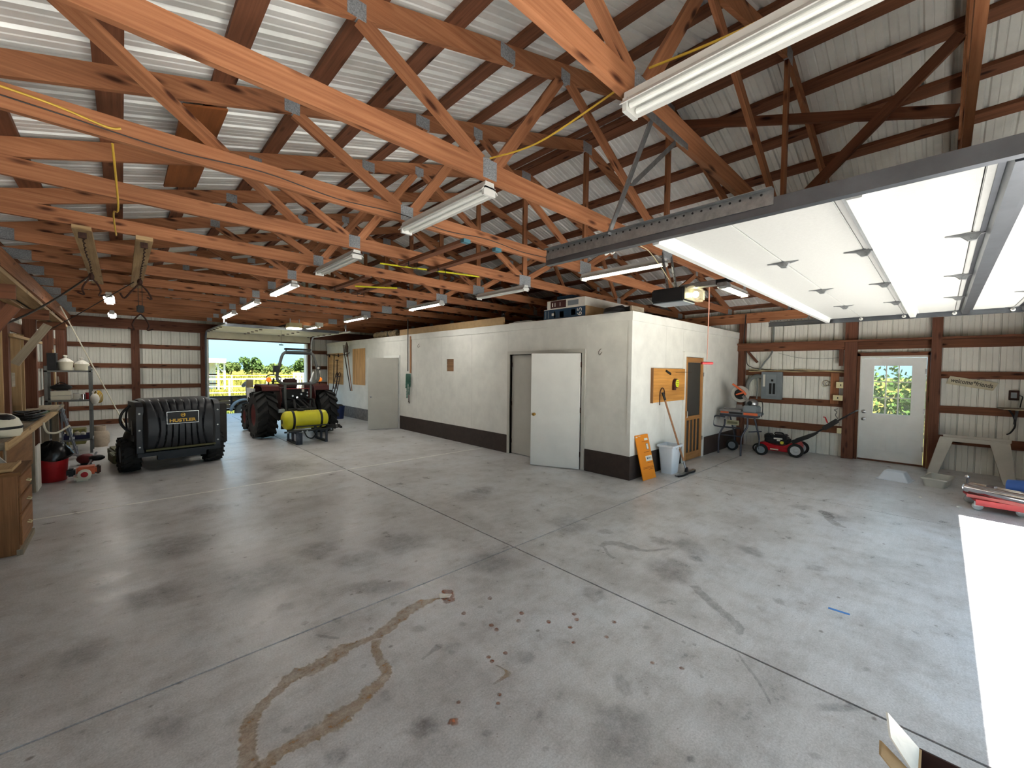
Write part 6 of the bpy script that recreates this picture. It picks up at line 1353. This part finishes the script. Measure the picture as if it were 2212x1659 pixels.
# miter saw on its stand
st = thing('saw_stand', 'folding wheeled saw stand of dark steel tube by the end wall', 'stand', (9.55, 2.93, 0))
M_TUBE = plain('dark_blue_grey_tube', srgb(66, 68, 78), .4, .4, .1, 8)
for y, x in ((.34, -.24), (-.10, -.24)): MB().tube(spline([(x, y, .0), (x + .01, y, .35), (x + .04, y - .04, .50), (x + .06, y - .09, .62), (x + .06, y - .09, .80)], 5), .019, 8).build('leg', M_TUBE, st, True)
for y, x in ((.20, .30), (-.32, .18)): MB().tube(spline([(x, y, .12), (x, y, .35), (x - .05, y + .03, .55), (x - .09, y + .08, .80)], 5), .017, 8).build('leg', M_TUBE, st, True)
MB().tube(spline([(-.22, .46, .76), (-.24, .46, .62), (-.22, .40, .575), (-.2, .2, .57), (-.18, -.06, .57)], 4), .016, 8).build('handle_bar', M_TUBE, st, True); MB().tube(spline([(-.2, .24, .78), (-.21, .40, .80), (-.22, .46, .76)], 4), .016, 8).build('handle_bar', M_TUBE, st, True)
for z in (.40,): MB().cyl((-.22, .33, z), (-.22, -.10, z), .013, 8).build('stretcher', M_TUBE, st, True); MB().cyl((-.1, -.2, .50), (.2, -.35, .50), .013, 8).build('stretcher', M_TUBE, st, True)
for y in (.24, -.36): MB().lathe([(.03, -.03), (.09, -.032), (.12, -.02), (.12, .02), (.09, .032), (.03, .03)], (.30 if y > 0 else .2, y, .121), (1, 0, 0), 22, False).build('wheel', M_RUBBER, st, True); MB().lathe([(.01, -.034), (.075, -.034), (.075, -.02), (.01, -.02)], (.30 if y > 0 else .2, y, .121), (1, 0, 0), 16).build('hub', M_GREY, st, True)
MB().box(-.18, .14, -.34, .36, .80, .85).build('table_rail', M_TUBE, st, bevel=.006)
MB().box(-.225, -.205, -.04, .20, .63, .73).build('name_plate', plain('tan_plate', srgb(150, 146, 120), .5, 0, .05, 6), st); MB().box(-.228, -.2255, -.02, .18, .655, .705).build('print_panel', plain('dull_olive_print', srgb(92, 90, 66), .6, 0, .15, 30), st)
MB().box(-.20, -.14, .18, .34, .735, .80).build('bracket', M_STEEL, st, bevel=.004)
sw = thing('miter_saw', 'orange and grey miter saw with a round blade guard on the steel stand', 'saw', (9.55, 2.93, .851))
MB().box(-.20, .16, -.40, .34, 0, .06).build('base', M_GREY, sw, bevel=.012); MB().box(-.207, -.2, -.38, -.12, .005, .055).build('orange_trim', M_ORANGE, sw); MB().box(-.207, -.2, .17, .33, .02, .055).build('orange_trim', M_ORANGE, sw); MB().box(-.207, -.2, -.1, .16, .01, .05).build('base_slot', M_BLACK, sw); MB().box(-.19, .14, -.06, .36, .0605, .10).build('table', M_STEEL, sw, bevel=.004)
MB().prism([(-.30, .101), (.34, .101), (.34, .12), (.10, .12), (.08, .20), (-.02, .20), (-.06, .11), (-.3, .11)], 'x', .0, .025).build('fence', M_STEEL, sw)
MB().box(-.16, .10, -.36, -.08, .0605, .20).build('pivot_housing', M_GREY, sw, bevel=.02); MB().sphere((.0, -.22, .24), .10, 14, 10, (.9, 1.1, 1.0)).build('arm_joint', M_STEEL, sw, True)
MB().cyl((-.10, -.20, .25), (-.06, -.20, .25), .045, 16).build('bevel_knob', M_BLACK, sw, True)
MB().lathe([(.01, -.022), (.17, -.022), (.178, -.012), (.178, .012), (.17, .022), (.01, .022)], (-.05, .0, .43), (1, 0, .1), 30).build('blade_guard', plain('grey_guard', srgb(178, 176, 170), .4, .3, .08, 8), sw, True)
MB().lathe([(.01, -.045), (.10, -.04), (.11, -.024), (.11, .0)], (-.05, .0, .43), (1, 0, .1), 24).build('motor_disc', M_BLACK, sw, True); MB().cyl((-.03, -.02, .40), (.14, -.03, .42), .07, 18).build('motor', M_BLACK, sw, True)
MB().beam((-.06, -.20, .24), (-.06, -.06, .40), .05, .07, (1, 0, 0)).build('arm', M_STEEL, sw); MB().tube(spline([(-.1, .14, .64), (-.10, .08, .60), (-.10, .0, .54), (-.10, -.08, .48), (-.10, -.12, .42)], 4), [.022] * 17, 8).build('handle', M_ORANGE, sw, True); MB().tube(spline([(-.11, -.08, .47), (-.12, .0, .44), (-.12, .06, .42)], 4), .018, 8).build('handle_web', M_ORANGE, sw, True)
MB().tube(spline([(.05, -.30, .30), (.0, -.40, .28), (-.02, -.42, .10), (-.05, -.41, -.02)], 5), .008, 6).build('cord', M_BLACK, sw, True)

# red push mower
pm = thing('push_mower', 'red push lawn mower with a black engine and folded-out handle by the right wall', 'lawn mower', (10.28, 2.38, 0))
M_MRED = plain('mower_red', srgb(186, 26, 38), .35, 0, .08, 6)
dk = [(.36, .10), (.33, .22), (.20, .235), (.05, .19), (-.12, .19), (-.24, .26), (-.36, .30), (-.42, .22), (-.40, .09), (-.2, .07), (.2, .07)]
MB().prism(dk, 'x', -.20, .20).build('deck', M_MRED, pm, bevel=.015); MB().box(-.235, -.20, -.30, .26, .09, .16).build('deck_skirt', M_MRED, pm, bevel=.01); MB().box(-.2385, -.2355, -.05, .10, .10, .125).build('print_strip', M_CREAM, pm)
for y, r in ((.33, .10), (-.36, .14)):
    for x in (-.25, .25):
        MB().lathe([(r * .66, -.03), (r * .9, -.034), (r, -.02), (r, .02), (r * .9, .034), (r * .66, .03)], (x, y, r + .001), (1, 0, 0), 26, False).build('tyre', M_RUBBER, pm, True); MB().lathe([(.008, -.042), (.018, -.04), (r * .3, -.022), (r * .68, -.03), (r * .68, .03), (.01, .03)], (x, y, r + .001), (1, 0, 0), 22).build('wheel', plain('light_grey_wheel', srgb(176, 178, 180), .5, 0, .05, 6), pm, True)
MB().box(-.15, .15, -.20, .24, .22, .36).build('engine', M_BLACK, pm, bevel=.03); MB().box(-.13, .13, -.16, .08, .36, .42).build('engine_cover', M_BLACK, pm, bevel=.025); MB().box(-.13, .12, .12, .25, .30, .41).build('air_filter', M_BLACK, pm, bevel=.02)
MB().tube(spline([(-.08, -.10, .42), (-.08, -.08, .455), (-.08, .04, .455), (-.08, .06, .42)], 4), .012, 6).build('engine_handle', M_BLACK, pm, True); MB().box(-.158, -.151, -.10, .06, .32, .35).box(-.158, -.151, -.06, .0, .285, .315).build('sticker', M_PAPER, pm); MB().cyl((-.20, -.10, .26), (-.15, -.10, .26), .032, 16).build('oil_cap', plain('oil_cap_yellow', srgb(206, 196, 60), .5, 0, .05, 6), pm, True)
for x in (-.19, .19):
    MB().prism([(-.30, .26), (-.58, .42), (-.66, .50), (-.62, .52), (-.5, .46), (-.26, .33)], 'x', x - .012, x + .012).build('handle_bracket', M_BLACK, pm); MB().tube([(x, -.56, .45), (x, -.92, .74), (x, -1.20, .97)], .013, 8).build('handle_tube', M_BLKSTEEL, pm, True)
MB().tube([(-.19, -1.19, .965), (-.17, -1.27, 1.02), (.17, -1.27, 1.02), (.19, -1.19, .965)], .014, 8).build('handle_bar', M_BLACK, pm, True)
MB().beam((-.19, -.80, .64), (-.19, -1.02, .83), .05, .09).build('control_housing', M_BLACK, pm, bevel=.01); MB().tube([(-.19, -.86, .76), (-.19, -.82, .87), (-.19, -.79, .875)], .012, 6).build('red_lever', M_RED, pm, True)
MB().tube(spline([(-.19, -1.02, .86), (-.19, -.98, .93), (-.19, -1.0, .99), (-.19, -.96, 1.03), (.19, -.96, 1.03)], 4), .006, 6).build('bail', M_BLACK, pm, True); MB().tube(spline([(-.16, -.3, .3), (-.17, -.45, .38), (-.18, -.6, .5)], 4), .005, 6).build('cable', M_WIRE, pm, True)

# grey folding trestle
gt = thing('grey_trestle', 'pale grey folding trestle with wide tapered legs by the right wall', 'trestle', (10.3, -.38, 0))
M_TRE = plain('pale_grey_plastic', srgb(186, 182, 172), .6, 0, .07, 5)
def leanleg(sgn, x0, x1, mat):
    """tapered leg: y at top/bottom"""
    for (ya, yb, yc, yd) in ((.36, .19, .50, .38), (-.20, -.42, -.36, -.50)):
        MB().hexa([(x0, yd, 0), (x0 + .03, yd, 0), (x0 + .03, yc, 0), (x0, yc, 0), (x1, yb, .66), (x1 + .03, yb, .66), (x1 + .03, ya, .66), (x1, ya, .66)]).build('leg', mat, gt, bevel=.004)
leanleg(1, -.20, -.03, M_TRE); leanleg(1, .20, .05, M_TRE)
MB().box(-.035, .01, -.42, .36, .60, .67).build('top_beam', M_TRE, gt, bevel=.006); MB().box(.04, .09, -.44, .32, .64, .705).build('top_beam', M_TRE, gt, bevel=.006)
# white tray and grey tub
wt = thing('white_tray', 'white plastic tray lying upside down on the floor by the entry door', 'tray', (9.26, .47, 0), math.radians(-8))
MB().loft([sq(.19, .20, .0, .03), sq(.18, .185, .006, .03), sq(.12, .125, .135, .03), sq(.11, .115, .14, .03)]).build('shell', M_BIN, wt, True, 40); MB().loft([sq(.20, .21, .0, .03), sq(.20, .21, .006, .03), sq(.18, .19, .0065, .03)]).build('rim', M_BIN, wt, True, 40)
gtb = thing('plastic_tub', 'translucent grey plastic tub on the floor in front of the trestle', 'tub', (9.28, -.02, 0), math.radians(-10))
M_TUB = plain('cloudy_grey_plastic', srgb(192, 190, 180), .4, 0, .05, 6)
MB().loft([sq(.24, .11, 0), sq(.265, .135, .125), sq(.28, .15, .13), sq(.28, .15, .14), sq(.255, .125, .14), sq(.235, .105, .006)]).build('shell', M_TUB, gtb, True, 40); MB().loft([sq(.278, .148, .118), sq(.283, .153, .12), sq(.283, .153, .136), sq(.278, .148, .136)], False).build('rim', M_TUB, gtb, True, 40)

# red dolly with a chrome jack and a blue pail
dl = thing('furniture_dolly', 'red steel dolly on small grey casters at the right edge', 'dolly', (8.1, -.62, 0))
MB().prism([(-.20, .26), (.30, .36), (.34, .25), (.20, -.6), (-.20, -.6)], 'z', .115, .15).build('deck', M_RED, dl, bevel=.006); MB().prism([(.26, .08), (.26, .15), (-.6, .15), (-.6, .08)], 'x', -.215, -.20).build('side_plate', M_RED, dl)
for x, y in ((-.13, .24), (.26, .30), (-.10, -.12), (.15, -.5)):
    MB().lathe([(.012, -.016), (.04, -.018), (.05, -.012), (.05, .012), (.04, .018), (.012, .016)], (x, y, .051), (1, .25, 0), 20).build('caster_wheel', plain('grey_caster', srgb(168, 170, 168), .5, 0, .08, 8), dl, True); MB().box(x - .028, x - .02, y - .02, y + .03, .05, .114).box(x + .02, x + .028, y - .02, y + .03, .05, .114).build('caster_fork', M_GALV, dl)
lb = MB().box(-.045, .045, -.42, .42, 0, .04).build('red_board', plain('faded_red_wood', srgb(176, 92, 88), .6, 0, .12, 8)); lb.location = (7.92, -.70, .152); tag(lb, 'faded red board lying on the dolly deck under the chrome tube', 'board'); lb.rotation_euler = (0, 0, math.radians(-14))
jk = thing('chrome_jack', 'long chrome jack tube with a ball hitch end lying on the red dolly', 'jack', (8.04, -.28, .262), rot=(0, 0, math.radians(-28)))
MB().cyl((0, 0, 0), (0, -.85, -.005), .058, 24).build('tube', M_CHROME, jk, True); MB().lathe([(.02, .0), (.05, .004), (.058, -.01)], (0, .006, 0), (0, -1, 0), 20).build('end_cap', M_STEEL, jk, True)
for k in range(4): MB().cyl((.03 * math.cos(k * 1.57), .0, .03 * math.sin(k * 1.57)), (.03 * math.cos(k * 1.57), .03, .03 * math.sin(k * 1.57)), .009, 8).build('bolt', M_CHROME, jk)
MB().box(-.056, .056, -.90, -.72, -.062, .05).build('yellow_label', plain('cream_yellow_label', srgb(222, 212, 140), .5, 0, .05, 6), jk)
fb = thing('metal_rack_bar', 'thin chrome bars and fittings lying beside the jack tube', 'bars', (8.30, -.30, .155), rot=(0, 0, math.radians(-25)))
for k in range(3): MB().tube([(.03 * k, 0, .10 + .01 * k), (.03 * k, -.62, .12)], .010, 8).build('bar', M_CHROME, fb, True)
MB().cyl((.03, .02, .0), (.03, .02, .17), .012, 8).build('upright', M_STEEL, fb); MB().sphere((.03, .02, .20), .028, 14, 10).build('ball', M_CHROME, fb, True); MB().box(-.01, .07, -.25, -.18, .0, .14).build('clamp', M_STEEL, fb); MB().box(.0, .07, -.55, -.48, .0, .13).build('clamp', M_STEEL, fb); MB().torus((.02, -.60, .15), .028, .009, (1, 0, 0), 16, 6).build('ring', M_CHROME, fb)
bp_ = thing('blue_pail', 'blue plastic pail lying on its side on the dolly', 'pail', (8.42, -.78, .275), rot=(math.radians(84), 0, math.radians(-20)))
MB().lathe([(.105, -.12), (.12, .14), (.125, .14), (.125, .155), (.11, .155), (.10, -.10)], (0, 0, 0), (0, 0, 1), 26).build('shell', M_BLUE, bp_, True); MB().lathe([(.122, .12), (.13, .125), (.13, .155), (.122, .155)], (0, 0, 0), (0, 0, 1), 26, False).build('rim', M_BLUE, bp_, True)

# open carton beside the camera
oc = thing('open_carton', 'open cardboard carton with a raised flap at the bottom right corner', 'carton', (1.95, -.19, 0))
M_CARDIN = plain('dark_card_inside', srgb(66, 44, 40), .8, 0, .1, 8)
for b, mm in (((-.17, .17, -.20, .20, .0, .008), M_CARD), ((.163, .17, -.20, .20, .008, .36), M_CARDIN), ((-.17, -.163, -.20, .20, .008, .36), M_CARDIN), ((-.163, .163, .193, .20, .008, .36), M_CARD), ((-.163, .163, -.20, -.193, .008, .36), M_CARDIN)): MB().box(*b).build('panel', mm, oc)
MB().hexa([(-.0, .20, .361), (.0, .206, .361), (.165, .206, .361), (.165, .20, .361), (.0, .27, .46), (.0, .276, .46), (.07, .29, .50), (.07, .284, .50)]).build('flap', M_PAPER, oc, label='pale inner face of the raised flap')
MB().hexa([(-.10, .20, .361), (-.10, .206, .361), (.0, .206, .361), (.0, .20, .361), (-.06, .29, .42), (-.06, .296, .42), (.0, .30, .43), (.0, .294, .43)]).build('flap', M_CARD, oc)
MB().hexa([(-.17, -.2, .361), (-.164, -.2, .361), (-.164, .18, .361), (-.17, .18, .361), (-.26, -.2, .30), (-.254, -.2, .30), (-.254, .18, .30), (-.26, .18, .30)]).build('flap', plain('blue_printed_card', srgb(52, 56, 132), .6, 0, .06, 6), oc, label='blue printed flap folded outwards')
MB().box(-.16, .0, .0, .19, .008, .29).build('inner_packing', M_CARD, oc)
# little things on the floor
tag(MB().box(-.062, .062, -.013, .013, 0, .0012).xf(Matrix.Translation((3.78, .46, .0009)) @ Matrix.Rotation(math.radians(95), 4, 'Z')).build('tape_strip', plain('blue_tape', srgb(66, 130, 200), .5, 0, .04, 6)), 'strip of blue tape stuck to the floor', 'tape')
for k, (x, y, s) in enumerate(((8.15, .146, .03), (7.95, -.22, .025), (1.77, 2.57, .05))):
    o = MB().hexa([(-s, -s * .5, 0), (s, -s * .4, 0), (s * .8, s * .5, 0), (-s * .7, s * .4, 0), (-s, -s * .5, .003), (s, -s * .4, .012), (s * .8, s * .5, .003), (-s * .7, s * .4, .01)]).build('paper_scrap', M_PAPER); o.location = (x, y, .0012); o.rotation_euler = (0, 0, k * 1.1 + .3)
    tag(o, ['white paper scrap on the floor in front of the grey tub', 'white paper scrap on the floor beside the dolly caster', 'pale scrap lying on the rusty stain in the floor'][k], 'scrap', 'scraps on the floor')
